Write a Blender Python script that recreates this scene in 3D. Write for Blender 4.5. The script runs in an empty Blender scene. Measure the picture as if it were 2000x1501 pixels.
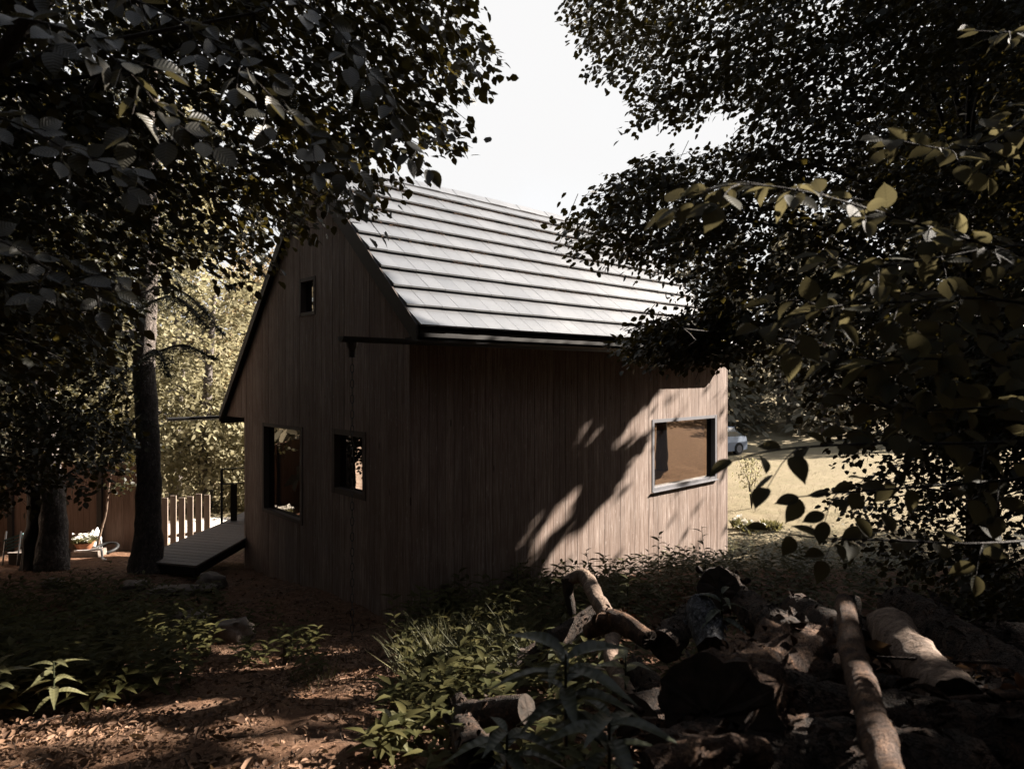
import bpy, math, random
import numpy as np
from mathutils import Vector, Matrix, noise as mnoise

R = math.radians
rng = np.random.default_rng(11)
random.seed(11)
scene = bpy.context.scene
col = scene.collection

# ------------------------------------------------------------------ camera, world, sun, exposure
EYE = 3.0                                   # eye height above the ground at the cabin
FPX, CX, HY = 1307.0, 1000.0, 734.0         # focal length / centre / horizon, in photo pixels
cd = bpy.data.cameras.new("camera"); cam = bpy.data.objects.new("camera", cd); col.objects.link(cam)
cam.location = (0, 0, EYE); cam.rotation_euler = (R(90), 0, 0)
cd.sensor_width = 36.0; cd.lens = FPX / 2000 * 36; cd.shift_y = -(750.5 - HY) / 2000
cd.clip_start = 0.05; cd.clip_end = 2000
cd.dof.use_dof = True; cd.dof.focus_distance = 9.0; cd.dof.aperture_fstop = 4.0
scene.camera = cam

SUN_EL = R(31); SH = np.array([0.926, 0.376]); SH /= np.linalg.norm(SH)
SUN = np.array([SH[0]*math.cos(SUN_EL), SH[1]*math.cos(SUN_EL), math.sin(SUN_EL)])
w = bpy.data.worlds.new("World"); scene.world = w; w.use_nodes = True
nt = w.node_tree; nt.nodes.clear()
sky = nt.nodes.new("ShaderNodeTexSky"); sky.sky_type = 'NISHITA'; sky.sun_disc = False
sky.sun_elevation = SUN_EL; sky.sun_rotation = math.atan2(SH[0], SH[1])
sky.dust_density = 2.0; sky.air_density = 1.0; sky.ozone_density = 0.6
bg = nt.nodes.new("ShaderNodeBackground"); bg.inputs[1].default_value = 0.05
wo = nt.nodes.new("ShaderNodeOutputWorld")
# bright cloud added to the sky ahead only, so that shade stays dark
tcw = nt.nodes.new("ShaderNodeTexCoord"); spw = nt.nodes.new("ShaderNodeSeparateXYZ"); nt.links.new(tcw.outputs['Generated'], spw.inputs[0])
def mr(sock, a, b, c=0.0, d=1.0):
    x = nt.nodes.new("ShaderNodeMapRange"); x.interpolation_type = 'SMOOTHSTEP'; nt.links.new(sock, x.inputs[0])
    for i, q in enumerate((a, b, c, d)): x.inputs[i+1].default_value = q
    return x.outputs[0]
def mm(op, a, b):
    x = nt.nodes.new("ShaderNodeMath"); x.operation = op
    for i, q in ((0, a), (1, b)):
        if hasattr(q, 'links'): nt.links.new(q, x.inputs[i])
        else: x.inputs[i].default_value = q
    return x.outputs[0]
nzw = nt.nodes.new("ShaderNodeTexNoise"); nzw.inputs['Scale'].default_value = 2.2; nzw.inputs['Detail'].default_value = 5; nt.links.new(tcw.outputs['Generated'], nzw.inputs[0])
fac = mm('MULTIPLY', mr(spw.outputs[1], .25, .6), mr(spw.outputs[2], .93, .72)); fac = mm('MULTIPLY', fac, mr(nzw.outputs[0], .2, .5, .82, 1.0))
cl = nt.nodes.new("ShaderNodeRGB"); CLOUD = 3.15; cl.outputs[0].default_value = (CLOUD, CLOUD*.995, CLOUD*.995, 1)
mxw = nt.nodes.new("ShaderNodeMixRGB"); nt.links.new(fac, mxw.inputs[0]); hsv = nt.nodes.new('ShaderNodeHueSaturation'); hsv.inputs['Saturation'].default_value = .45; nt.links.new(sky.outputs[0], hsv.inputs['Color']); nt.links.new(hsv.outputs[0], mxw.inputs[1]); nt.links.new(cl.outputs[0], mxw.inputs[2])
nt.links.new(mxw.outputs[0], bg.inputs[0]); nt.links.new(bg.outputs[0], wo.inputs[0])
sd = bpy.data.lights.new("sun", 'SUN'); so = bpy.data.objects.new("sun", sd); col.objects.link(so)
sd.energy = 5.0; sd.angle = R(0.53); sd.color = (1.0, 0.90, 0.79)
so.rotation_euler = Vector(SUN).to_track_quat('Z', 'Y').to_euler(); so.location = (20, 8, 20)
scene.view_settings.view_transform = 'Standard'; scene.view_settings.look = 'None'
scene.view_settings.gamma = 1.0; scene.view_settings.exposure = 2.6
scene.cycles.max_bounces = 6; scene.cycles.diffuse_bounces = 3; scene.cycles.glossy_bounces = 3
scene.cycles.transmission_bounces = 4; scene.cycles.use_adaptive_sampling = True

# ------------------------------------------------------------------ helpers
def P(px, py, Y):
    return np.array([(px-CX)/FPX*Y, Y, EYE-(py-HY)/FPX*Y])
def unit(a):
    a = np.asarray(a, float); return a/np.maximum(np.linalg.norm(a, axis=-1, keepdims=True), 1e-9)
def tag(o, label=None, cat=None, group=None, kind=None):
    if label: o['label'] = label
    if cat: o['category'] = cat
    if group: o['group'] = group
    if kind: o['kind'] = kind
    return o
def thing(name, label, cat, loc=(0, 0, 0), rz=0, group=None):
    o = bpy.data.objects.new(name, None); col.objects.link(o); o.location = [float(c) for c in loc]
    o.rotation_euler = (0, 0, rz); o.empty_display_size = .2
    return tag(o, label, cat, group)
def link(o, parent):
    col.objects.link(o)
    if parent is not None:
        o.parent = parent
        # meshes are written in world coordinates; undo the parent's placement
        m = Matrix.Translation(parent.location) @ parent.rotation_euler.to_matrix().to_4x4()
        pp = parent.parent
        o.matrix_parent_inverse = (WM(parent)).inverted()
    return o
def WM(o):
    m = Matrix.Translation(o.location) @ o.rotation_euler.to_matrix().to_4x4()
    if o.parent is not None: m = WM(o.parent) @ o.matrix_parent_inverse @ m
    return m
class MB:
    def __init__(s): s.v = []; s.f = []; s.n = 0
    def add(s, v, f):
        v = np.asarray(v, float); s.v.append(v); s.f += [tuple(i+s.n for i in q) for q in f]; s.n += len(v)
    def box(s, o, a, b, c):
        o, a, b, c = (np.asarray(t, float) for t in (o, a, b, c))
        if np.dot(np.cross(a, b), c) < 0: a, b = b, a
        v = [o, o+a, o+a+b, o+b, o+c, o+a+c, o+a+b+c, o+b+c]
        s.add(v, [(3, 2, 1, 0), (4, 5, 6, 7), (0, 1, 5, 4), (1, 2, 6, 5), (2, 3, 7, 6), (3, 0, 4, 7)])
    def cbox(s, c, x, y, z, hx, hy, hz):
        c, x, y, z = (np.asarray(t, float) for t in (c, x, y, z))
        s.box(c-x*hx-y*hy-z*hz, x*2*hx, y*2*hy, z*2*hz)
    def hexa(s, bot, top):          # two quads, matching order
        s.add(list(bot)+list(top), [(3, 2, 1, 0), (4, 5, 6, 7), (0, 1, 5, 4), (1, 2, 6, 5), (2, 3, 7, 6), (3, 0, 4, 7)])
    def tube(s, pts, rad, n=8, caps=True, rough=0, freq=3.0, seed=0, lobes=0, fine=0):
        pts = np.asarray(pts, float); m = len(pts)
        rad = np.broadcast_to(np.asarray(rad, float), (m,)) if np.ndim(rad) else np.full(m, float(rad))
        t = np.gradient(pts, axis=0); t = unit(t)
        ref = np.array([0, 0, 1.0]) if abs(t[0][2]) < .9 else np.array([1.0, 0, 0])
        u = unit(np.cross(t[0], ref)); vs = []
        for i in range(m):
            u = unit(u-np.dot(u, t[i])*t[i]); w_ = np.cross(t[i], u)
            for k in range(n):
                a = 2*math.pi*k/n; d = math.cos(a)*u+math.sin(a)*w_; r = rad[i]
                if rough:
                    q = pts[i]+d*r
                    r *= 1+rough*mnoise.noise(Vector(q*freq)+Vector((seed, 0, 0)))+.6*rough*mnoise.noise(Vector(q*freq*3.1)+Vector((0, seed, 0)))
                if fine:
                    g = mnoise.noise(Vector((a*3.2 if a < math.pi else (2*math.pi-a)*3.2, i*.16, seed*3.1)))+.5*mnoise.noise(Vector(q*38)+Vector((seed, 0, 7)))
                    r *= 1+fine*rough*g*.9
                if lobes: r *= 1+lobes*math.cos(5*a+seed)*max(0, 1-i/4)
                vs.append(pts[i]+d*r)
        f = []
        for i in range(m-1):
            for k in range(n):
                f.append((i*n+k, i*n+(k+1) % n, (i+1)*n+(k+1) % n, (i+1)*n+k))
        if caps:
            f.append(tuple(reversed(range(n)))); f.append(tuple((m-1)*n+k for k in range(n)))
        s.add(vs, f)
        return vs
    def build(s, name, mat, parent=None, smooth=False, uv=None):
        me = bpy.data.meshes.new(name)
        me.from_pydata(np.concatenate(s.v).tolist(), [], s.f); me.update()
        if smooth: me.polygons.foreach_set('use_smooth', np.ones(len(me.polygons), bool))
        if mat: me.materials.append(mat)
        return link(bpy.data.objects.new(name, me), parent)
def smooth_path(pts, n):
    pts = np.asarray(pts, float); m = len(pts)
    if m == 2: return pts[0]+(pts[1]-pts[0])*np.linspace(0, 1, n)[:, None]
    q = np.vstack([2*pts[0]-pts[1], pts, 2*pts[-1]-pts[-2]]); out = []
    for t in np.linspace(0, m-1-1e-6, n):
        i = int(t); f = t-i; a, b, c, d = q[i:i+4]
        out.append(.5*((2*b)+(-a+c)*f+(2*a-5*b+4*c-d)*f*f+(-a+3*b-3*c+d)*f**3))
    return np.array(out)
def raw_mesh(name, verts, loops, sizes, mat, parent=None, uv=None, smooth=False):
    me = bpy.data.meshes.new(name)
    me.vertices.add(len(verts)); me.vertices.foreach_set('co', np.ascontiguousarray(verts, np.float32).ravel())
    me.loops.add(len(loops)); me.loops.foreach_set('vertex_index', np.ascontiguousarray(loops, np.int32))
    st = np.concatenate([[0], np.cumsum(sizes)[:-1]]).astype(np.int32)
    me.polygons.add(len(sizes)); me.polygons.foreach_set('loop_start', st)
    if smooth: me.polygons.foreach_set('use_smooth', np.ones(len(sizes), bool))
    if uv is not None:
        l = me.uv_layers.new(name='UVMap'); l.data.foreach_set('uv', np.ascontiguousarray(uv, np.float32).ravel())
    me.update(calc_edges=True); me.validate()
    if mat: me.materials.append(mat)
    return link(bpy.data.objects.new(name, me), parent)

# leaf templates: columns x along the midrib, y across, z lift
def tmpl(st, curl=.10, fold=.10):
    v = []; uv = []
    for x, hw in st:
        z = -curl*x*x
        if hw == 0: v.append((x, 0, z)); uv.append((x, .5))
        else:
            v += [(x, 0, z), (x-.03, hw, z+fold*hw*2), (x-.03, -hw, z+fold*hw*2)]; uv += [(x, .5), (x, .5+hw), (x, .5-hw)]
    f = []; idx = []; k = 0
    for x, hw in st:
        idx.append((k,) if hw == 0 else (k, k+1, k+2)); k += 1 if hw == 0 else 3
    for a, b in zip(idx[:-1], idx[1:]):
        if len(a) == 1: f += [(a[0], b[0], b[1]), (a[0], b[2], b[0])]
        elif len(b) == 1: f += [(a[0], b[0], a[1]), (a[0], a[2], b[0])]
        else: f += [(a[0], b[0], b[1], a[1]), (a[0], a[2], b[2], b[0])]
    return np.array(v), np.array(uv), f
T_SMALL = tmpl([(0, 0), (.3, .33), (.68, .29), (1, 0)])
T_BEECH = tmpl([(0, 0), (.07, .12), (.2, .27), (.36, .335), (.52, .33), (.68, .265), (.83, .15), (.93, .05), (1, 0)], .16, .12)
BST = [(0, 0), (.07, .12), (.2, .27), (.36, .335), (.52, .33), (.68, .265), (.83, .15), (.93, .05), (1, 0)]
T_BEECHES = [tmpl(BST, .05, .04), tmpl([(x, y*.93) for x, y in BST], .28, .16), tmpl([(x, y*.85) for x, y in BST], -.12, .34)]
T_LANCE = tmpl([(0, 0), (.15, .06), (.4, .13), (.7, .09), (1, 0)], .35, .25)
T_BLADE = tmpl([(0, .012), (.5, .012), (1, 0)], .45, .3)
T_NEEDLE = tmpl([(0, .03), (.6, .03), (1, 0)], .1, .0)
T_LITTER = tmpl([(0, 0), (.35, .3), (.7, .26), (1, 0)], -.25, .35)
def leaves(name, Pb, D, N, L, mat, parent=None, T=T_SMALL, wid=1.0, smooth=False):
    tv, tuv, tf = T
    Pb = np.asarray(Pb, float); n = len(Pb); D = unit(D); B = unit(np.cross(N, D)); N = np.cross(D, B)
    L = np.broadcast_to(np.asarray(L, float), (n,)); wid = np.broadcast_to(np.asarray(wid, float), (n,))
    V = (Pb[:, None, :]+L[:, None, None]*(tv[None, :, 0:1]*D[:, None]+tv[None, :, 1:2]*wid[:, None, None]*B[:, None]+tv[None, :, 2:3]*N[:, None]))
    fl = np.concatenate([np.array(q) for q in tf]); sz = np.array([len(q) for q in tf]); m = len(tv)
    loops = (fl[None]+(np.arange(n)*m)[:, None]).ravel(); sizes = np.tile(sz, n)
    return raw_mesh(name, V.reshape(-1, 3), loops, sizes, mat, parent, np.tile(tuv[fl], (n, 1)), smooth)

# ------------------------------------------------------------------ materials
class NT:
    def __init__(s, name):
        s.m = bpy.data.materials.new(name); s.m.use_nodes = True; s.t = s.m.node_tree; s.t.nodes.clear()
        s.out = s.n('OutputMaterial')
    def n(s, k, **kw):
        x = s.t.nodes.new('ShaderNode'+k)
        for a, b in kw.items(): setattr(x, a, b)
        return x
    def l(s, a, b): s.t.links.new(a, b)
    def set(s, node, **kw):
        for a, b in kw.items(): node.inputs[a.replace('_', ' ')].default_value = b
        return node
    def noise(s, vec, scale, detail=4, rough=.6, dist=0):
        x = s.n('TexNoise'); x.inputs['Scale'].default_value = scale; x.inputs['Detail'].default_value = detail
        x.inputs['Roughness'].default_value = rough; x.inputs['Distortion'].default_value = dist
        if vec is not None: s.l(vec, x.inputs['Vector'])
        return x.outputs['Fac']
    def ramp(s, fac, stops):
        x = s.n('ValToRGB'); e = x.color_ramp.elements
        while len(e) < len(stops): e.new(.5)
        for i, (p, c) in enumerate(stops):
            e[i].position = p; e[i].color = (*c, 1) if not np.isscalar(c) else (c, c, c, 1)
        s.l(fac, x.inputs[0]); return x.outputs[0]
    def mix(s, fac, a, b, mode='MIX'):
        x = s.n('MixRGB'); x.blend_type = mode
        for i, q in ((0, fac), (1, a), (2, b)):
            if hasattr(q, 'links'): s.l(q, x.inputs[i])
            else: x.inputs[i].default_value = (*q, 1) if not np.isscalar(q) else q
        return x.outputs[0]
    def math(s, op, a, b=0.0):
        x = s.n('Math', operation=op)
        for i, q in ((0, a), (1, b)):
            if hasattr(q, 'links'): s.l(q, x.inputs[i])
            else: x.inputs[i].default_value = q
        return x.outputs[0]
    def scaled(s, vec, sc):
        x = s.n('Mapping'); x.inputs['Scale'].default_value = sc; s.l(vec, x.inputs['Vector']); return x.outputs[0]
    def bsdf(s, color, rough=.6, spec=.5, bump=None, bstr=.3, bdist=.01, ior=None, metal=0):
        b = s.n('BsdfPrincipled')
        if hasattr(color, 'links'): s.l(color, b.inputs['Base Color'])
        else: b.inputs['Base Color'].default_value = (*color, 1)
        if hasattr(rough, 'links'): s.l(rough, b.inputs['Roughness'])
        else: b.inputs['Roughness'].default_value = rough
        b.inputs['Specular IOR Level'].default_value = spec; b.inputs['Metallic'].default_value = metal
        if ior: b.inputs['IOR'].default_value = ior
        if bump is not None:
            bn = s.n('Bump'); bn.inputs['Strength'].default_value = bstr; bn.inputs['Distance'].default_value = bdist
            s.l(bump, bn.inputs['Height']); s.l(bn.outputs[0], b.inputs['Normal'])
        return b.outputs[0]
    def done(s, sh): s.l(sh, s.out.inputs[0]); return s.m

def obj_vec(t): return t.n('TexCoord').outputs['Object']
def pos_vec(t): return t.n('NewGeometry').outputs['Position']

def mat_leaf(name, dark, light, trans, tw=.35, rough=.42, veins=0.0, spec=.4):
    t = NT(name); g = t.n('NewGeometry'); rnd = g.outputs['Random Per Island']
    c = t.mix(rnd, dark, light); bump = None
    tc = t.mix(rnd, trans, tuple(x*.6 for x in trans))
    if veins:
        uv = t.n('TexCoord').outputs['UV']; sep = t.n('SeparateXYZ'); t.l(uv, sep.inputs[0])
        ay = t.math('ABSOLUTE', t.math('SUBTRACT', sep.outputs[1], .5))
        ph = t.math('SUBTRACT', sep.outputs[0], t.math('MULTIPLY', ay, .75))
        wv = t.math('SINE', t.math('MULTIPLY', ph, 52.0))
        wv = t.math('ADD', t.math('MULTIPLY', wv, .5), .5)
        mid = t.math('LESS_THAN', ay, .012)
        line = t.math('MAXIMUM', t.math('MULTIPLY', t.math('POWER', wv, 8.0), .55), mid)
        c = t.mix(t.math('MULTIPLY', line, .35), c, tuple(min(1, x*2.2) for x in light))
        tc = t.mix(t.math('MULTIPLY', line, .45), tc, tuple(x*.35 for x in trans))
        n_ = t.noise(uv, 14, 3); c = t.mix(t.math('MULTIPLY', n_, .35), c, tuple(x*.5 for x in dark)); bump = wv
    b = t.bsdf(c, rough, spec, bump, veins, .004)
    tr = t.n('BsdfTranslucent'); t.l(tc, tr.inputs[0])
    ms = t.n('MixShader'); ms.inputs[0].default_value = tw; t.l(b, ms.inputs[1]); t.l(tr.outputs[0], ms.inputs[2])
    return t.done(ms.outputs[0])

M = {}
M['leaf_near'] = mat_leaf('beech_leaf_near', (.018, .019, .010), (.036, .034, .017), (.15, .128, .062), .42, .6, .22, .07)
M['leaf_sheen'] = mat_leaf('beech_leaf_sheen', (.022, .022, .016), (.05, .046, .034), (.10, .085, .035), .25, .42, .3, .4)
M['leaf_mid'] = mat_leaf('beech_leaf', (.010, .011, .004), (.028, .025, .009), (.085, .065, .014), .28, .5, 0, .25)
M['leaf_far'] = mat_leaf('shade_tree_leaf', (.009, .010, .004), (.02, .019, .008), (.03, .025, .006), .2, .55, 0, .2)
M['leaf_lit'] = mat_leaf('sunlit_leaf', (.16, .145, .085), (.29, .26, .165), (.30, .27, .155), .48, .65, 0, .15)  # paled and greyed, haze on the trees put into the leaf colour
M['leaf_larch'] = mat_leaf('larch_needle', (.14, .11, .05), (.26, .19, .10), (.24, .17, .08), .35, .6)
M['needle'] = mat_leaf('spruce_needle', (.015, .018, .009), (.035, .035, .016), (.02, .02, .008), .15, .5)
M['herb'] = mat_leaf('herb_leaf', (.026, .028, .010), (.062, .056, .021), (.13, .11, .038), .34, .65, 0, .08)
M['herb_pale'] = mat_leaf('pale_herb_leaf', (.07, .07, .035), (.11, .105, .05), (.18, .16, .06), .35, .42, .25)
M['herb_big'] = mat_leaf('broad_herb_leaf', (.022, .027, .014), (.036, .04, .02), (.07, .065, .025), .25, .42, .3, .3)
M['grass'] = mat_leaf('grass_blade', (.04, .042, .018), (.09, .08, .036), (.10, .09, .035), .3, .6, 0, .12)
M['straw'] = mat_leaf('dry_meadow_grass', (.10, .08, .047), (.185, .15, .095), (.12, .095, .055), .25, .7, 0, .1)
M['forest'] = mat_leaf('forest_needle', (.085, .082, .062), (.20, .18, .13), (.14, .125, .085), .35, .7, 0, .1)  # needles made paler in place of haze over the distance
M['litter'] = mat_leaf('fallen_leaf', (.05, .028, .018), (.215, .128, .08), (.10, .06, .03), .15, .65, 0, .15)
M['petal'] = mat_leaf('white_petal', (.7, .68, .62), (.85, .83, .78), (.6, .58, .5), .3, .6)

def mat_bark(name, dark, mid, light, zs=.35, scale=14, bstr=.9, plates=0):
    t = NT(name); v = t.scaled(obj_vec(t), (1, 1, zs)); n1 = t.noise(v, scale, 6, .65, .6); n2 = t.noise(obj_vec(t), 3.0, 3)
    c = t.ramp(n1, [(.28, dark), (.5, mid), (.72, light)]); c = t.mix(t.math('MULTIPLY', n2, .5), c, dark)
    if plates:
        wv = t.n('VectorMath', operation='ADD'); nn_ = t.n('TexNoise'); nn_.inputs['Scale'].default_value = plates*.6; t.l(obj_vec(t), nn_.inputs[0])
        sc_ = t.n('VectorMath', operation='SCALE'); t.l(nn_.outputs['Color'], sc_.inputs[0]); sc_.inputs[3].default_value = .14
        t.l(obj_vec(t), wv.inputs[0]); t.l(sc_.outputs[0], wv.inputs[1])
        vo = t.n('TexVoronoi', feature='DISTANCE_TO_EDGE'); vo.inputs['Scale'].default_value = plates; t.l(wv.outputs[0], vo.inputs['Vector'])
        ed = t.ramp(vo.outputs['Distance'], [(.0, .35), (.10, 1)]); c = t.mix(ed, mid if False else dark, c); n1 = t.math('ADD', n1, t.math('MULTIPLY', ed, .8))
    return t.done(t.bsdf(c, .85, .25, n1, bstr, .03))
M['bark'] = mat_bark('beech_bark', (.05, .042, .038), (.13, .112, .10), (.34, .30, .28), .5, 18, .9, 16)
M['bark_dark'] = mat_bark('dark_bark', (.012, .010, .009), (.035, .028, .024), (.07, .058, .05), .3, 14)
M['bark_spruce'] = mat_bark('spruce_bark', (.04, .032, .027), (.11, .09, .078), (.24, .20, .18), .55, 22, .9, 20)
M['bark_pale'] = mat_bark('birch_bark', (.30, .20, .15), (.62, .5, .42), (.75, .63, .55), 2.5, 9, .3)  # pale bark of the unseen trunk added for its reflection
M['twig'] = mat_bark('twig_bark', (.012, .01, .008), (.03, .024, .02), (.055, .045, .038), .4, 30)
M['log'] = mat_bark('log_bark', (.010, .007, .005), (.034, .02, .012), (.10, .055, .034), .6, 13, 1.0, 34)
M['log_rot'] = mat_bark('rotten_log', (.012, .006, .004), (.075, .038, .02), (.24, .13, .07), .8, 14, 1.0, 55)
M['log_pale'] = mat_bark('barkless_log', (.04, .026, .018), (.145, .10, .072), (.28, .205, .155), .25, 26, .9)
M['log_lichen'] = mat_bark('lichen_log', (.018, .018, .02), (.075, .076, .082), (.24, .245, .26), .9, 34, 1.0, 40)
t = NT('cut_wood'); v = obj_vec(t); n1 = t.noise(v, 25, 4); M['cut'] = t.done(t.bsdf(t.ramp(n1, [(.3, (.008, .006, .004)), (.7, (.03, .02, .014))]), .85, .2, n1, .5, .01))  # near-black: shade on the log ends is put into the colour

# weathered cladding
def mat_boards(name, cols, speck=.5):
    t = NT(name); g = t.n('NewGeometry'); rnd = g.outputs['Random Per Island']; p = obj_vec(t)
    v = t.scaled(p, (1, 1, .045)); n1 = t.noise(v, 55, 6, .65); n2 = t.noise(p, 1.3, 4, .6); n3 = t.noise(t.scaled(p, (1, 1, .28)), 26, 5, .7)
    c = t.ramp(n1, [(.25, cols[0]), (.5, cols[1]), (.78, cols[2])])
    c = t.mix(t.math('MULTIPLY', t.ramp(rnd, [(.15, 0), (1, 1)]), .42), c, cols[0])
    c = t.mix(t.math('MULTIPLY', t.ramp(n2, [(.38, 0), (.62, 1)]), .35), c, cols[3])
    c = t.mix(t.math('MULTIPLY', t.ramp(n3, [(.6, 0), (.70, 1)]), speck), c, cols[2])
    vo = t.n('TexVoronoi'); vo.inputs['Scale'].default_value = 5; t.l(t.scaled(p, (1, 1, .22)), vo.inputs['Vector'])
    kn = t.math('LESS_THAN', vo.outputs['Distance'], .055); c = t.mix(t.math('MULTIPLY', kn, .75), c, tuple(x*.3 for x in cols[0]))
    return t.done(t.bsdf(c, .8, .25, n1, .35, .004))
M['clad'] = mat_boards('weathered_cladding', [(.085, .058, .046), (.222, .168, .140), (.42, .362, .33), (.12, .074, .052)])
M['shed'] = mat_boards('shed_boards', [(.08, .048, .034), (.13, .085, .062), (.2, .14, .11), (.09, .05, .035)], .25)
M['deck'] = mat_boards('deck_boards', [(.13, .11, .097), (.21, .18, .162), (.29, .26, .235), (.14, .115, .10)], .2)
M['picket'] = mat_boards('picket_boards', [(.15, .115, .09), (.23, .185, .15), (.30, .25, .215), (.16, .12, .095)], .2)
def flat(name, c, rough=.6, spec=.4, nz=.25, sc=8, metal=0, ior=None):
    t = NT(name); n1 = t.noise(obj_vec(t), sc, 5)
    return t.done(t.bsdf(t.mix(t.math('MULTIPLY', n1, nz*2), c, tuple(x*.45 for x in c)), rough, spec, n1, .1, .005, ior, metal))
M['metal'] = flat('dark_metal', (.03, .03, .032), .38, .5)
M['fascia'] = flat('charred_fascia', (.018, .016, .015), .7, .3)  # plain near-black board colour
M['barge'] = flat('dark_barge_board', (.05, .038, .032), .6, .3)
M['frame'] = flat('grey_window_frame', (.15, .15, .165), .5, .4)
M['frame_brown'] = flat('brown_window_frame', (.07, .05, .042), .6, .3)
M['inner'] = flat('interior_dark', (.01, .01, .01), .9, .1)
M['white'] = flat('white_plastic', (.75, .74, .72), .45, .4, .1)
M['terracotta'] = flat('terracotta', (.30, .12, .06), .8, .2)
M['rubber'] = flat('black_rubber', (.015, .015, .015), .6, .3)
M['teal'] = flat('teal_fabric', (.03, .075, .075), .5, .4)
M['timber_dark'] = flat('dark_timber', (.035, .028, .023), .75, .2)
M['stone'] = None
t = NT('pane_glass'); gl = t.n('BsdfGlossy'); gl.inputs['Roughness'].default_value = .015; gl.inputs[0].default_value = (.9, .82, .74, 1)
df = t.n('BsdfDiffuse'); df.inputs[0].default_value = (.006, .006, .007, 1)
fr = t.n('Fresnel'); fr.inputs[0].default_value = 2.6
ms = t.n('MixShader'); t.l(fr.outputs[0], ms.inputs[0]); t.l(df.outputs[0], ms.inputs[1]); t.l(gl.outputs[0], ms.inputs[2]); M['pane'] = t.done(ms.outputs[0])
# roof slate
t = NT('slate_tile'); g = t.n('NewGeometry'); p = obj_vec(t); n1 = t.noise(p, 9, 5, .7); n2 = t.noise(p, 1.1, 4)
c = t.mix(g.outputs['Random Per Island'], (.062, .066, .074), (.08, .084, .092)); c = t.mix(t.ramp(n1, [(.62, 0), (.8, .6)]), c, (.12, .10, .085))
rf = t.ramp(t.math('ADD', t.math('MULTIPLY', n1, .35), t.math('MULTIPLY', n2, .65)), [(.3, .30), (.7, .40)])
M['slate'] = t.done(t.bsdf(c, rf, .5, n1, .10, .004, 2.9))
M['slate_edge'] = flat('tile_edge', (.05, .035, .028), .8, .2)
t = NT('stone'); p = obj_vec(t); n1 = t.noise(p, 7, 6, .7); vo = t.n('TexVoronoi'); vo.inputs['Scale'].default_value = 9; t.l(p, vo.inputs['Vector'])
c = t.ramp(n1, [(.3, (.08, .065, .055)), (.55, (.15, .12, .10)), (.75, (.26, .22, .19))]); M['stone'] = t.done(t.bsdf(c, .9, .2, t.math('ADD', n1, vo.outputs[0]), .6, .02))
# ground: zone colour says what covers it (R meadow, G gravel), the rest is leaf litter
t = NT('ground'); p = pos_vec(t); at = t.n('VertexColor'); at.layer_name = 'zone'; sp = t.n('SeparateColor'); t.l(at.outputs[0], sp.inputs[0])
n1 = t.noise(p, 38, 6, .75); n2 = t.noise(p, 1.4, 5); n3 = t.noise(p, 10, 6, .7)
vo = t.n('TexVoronoi'); vo.inputs['Scale'].default_value = 22; t.l(p, vo.inputs['Vector']); vs = t.n('SeparateColor'); t.l(vo.outputs['Color'], vs.inputs[0])
lit = t.ramp(vs.outputs[0], [(.0, (.055, .032, .021)), (.5, (.115, .068, .044)), (1, (.21, .13, .085))])
lit = t.mix(t.ramp(n3, [(.35, 0), (.65, .8)]), lit, (.055, .03, .018)); lit = t.mix(t.ramp(n2, [(.4, 0), (.6, .55)]), lit, (.13, .065, .035))
mea = t.ramp(n1, [(.25, (.10, .078, .045)), (.5, (.155, .125, .078)), (.75, (.21, .175, .12))]); mea = t.mix(t.ramp(n2, [(.35, 0), (.65, .5)]), mea, (.12, .105, .055))
grv = t.ramp(n1, [(.3, (.38, .33, .29)), (.7, (.75, .70, .65))])
brk = t.ramp(n3, [(.3, (.15, .078, .034)), (.7, (.31, .18, .085))])
edge = t.math('ADD', sp.outputs[0], t.math('MULTIPLY', t.math('SUBTRACT', n3, .5), .9))
c = t.mix(t.ramp(edge, [(.4, 0), (.6, 1)]), lit, mea)
c = t.mix(t.ramp(t.math('ADD', sp.outputs[1], t.math('MULTIPLY', t.math('SUBTRACT', n3, .5), .8)), [(.45, 0), (.55, 1)]), c, grv)
c = t.mix(t.ramp(t.math('ADD', sp.outputs[2], t.math('MULTIPLY', t.math('SUBTRACT', n3, .5), .8)), [(.4, 0), (.6, 1)]), c, brk)
M['ground'] = t.done(t.bsdf(c, .95, .12, t.math('ADD', n1, n3), .8, .03))

# ------------------------------------------------------------------ ground
GY = [-30, 0, 2.5, 5, 7.7, 9.7, 11.2, 12.5, 17, 28, 34, 40, 55, 75, 130, 400]
GZ = [-1.3, -1.5, -1.6, -2.2, -2.88, -2.98, -3.2, -3.4, -3.45, -3.75, -4.0, -3.9, -2.2, 1, 8, 12]
def gz(x, y):
    x = np.asarray(x, float); y = np.asarray(y, float)
    yy = y+np.clip(-x-4, 0, 6)*-.12*np.exp(-((y-10)/4)**2)
    z = np.interp(yy, GY, GZ)
    z = z+np.clip((np.abs(x)-14)/30, 0, 2)*np.where(x > 0, 2.2, 1.5)*np.exp(-((y-10)/30)**2)
    z = z+.05*np.sin(1.3*x+.7*np.sin(.9*y))*np.sin(1.1*y+.4)+.02*np.sin(4.1*x+1)*np.sin(3.7*y)
    z = z+.42*np.exp(-((x-1.55)/1.0)**2-((y-2.75)/.8)**2)
    return EYE+z
xs = np.unique(np.concatenate([np.linspace(-140, -14, 22), np.arange(-14, 16, .16), np.linspace(16, 140, 22)]))
ys = np.unique(np.concatenate([np.linspace(-30, 0, 10), np.arange(0, 20, .16), np.linspace(20, 60, 40), np.linspace(60, 400, 24)]))
X, Yg = np.meshgrid(xs, ys); Zg = gz(X, Yg)
Zg = Zg+np.where((Yg < 20) & (np.abs(X) < 16), rng.normal(0, .012, X.shape), 0)
nx, ny = len(xs), len(ys)
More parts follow.
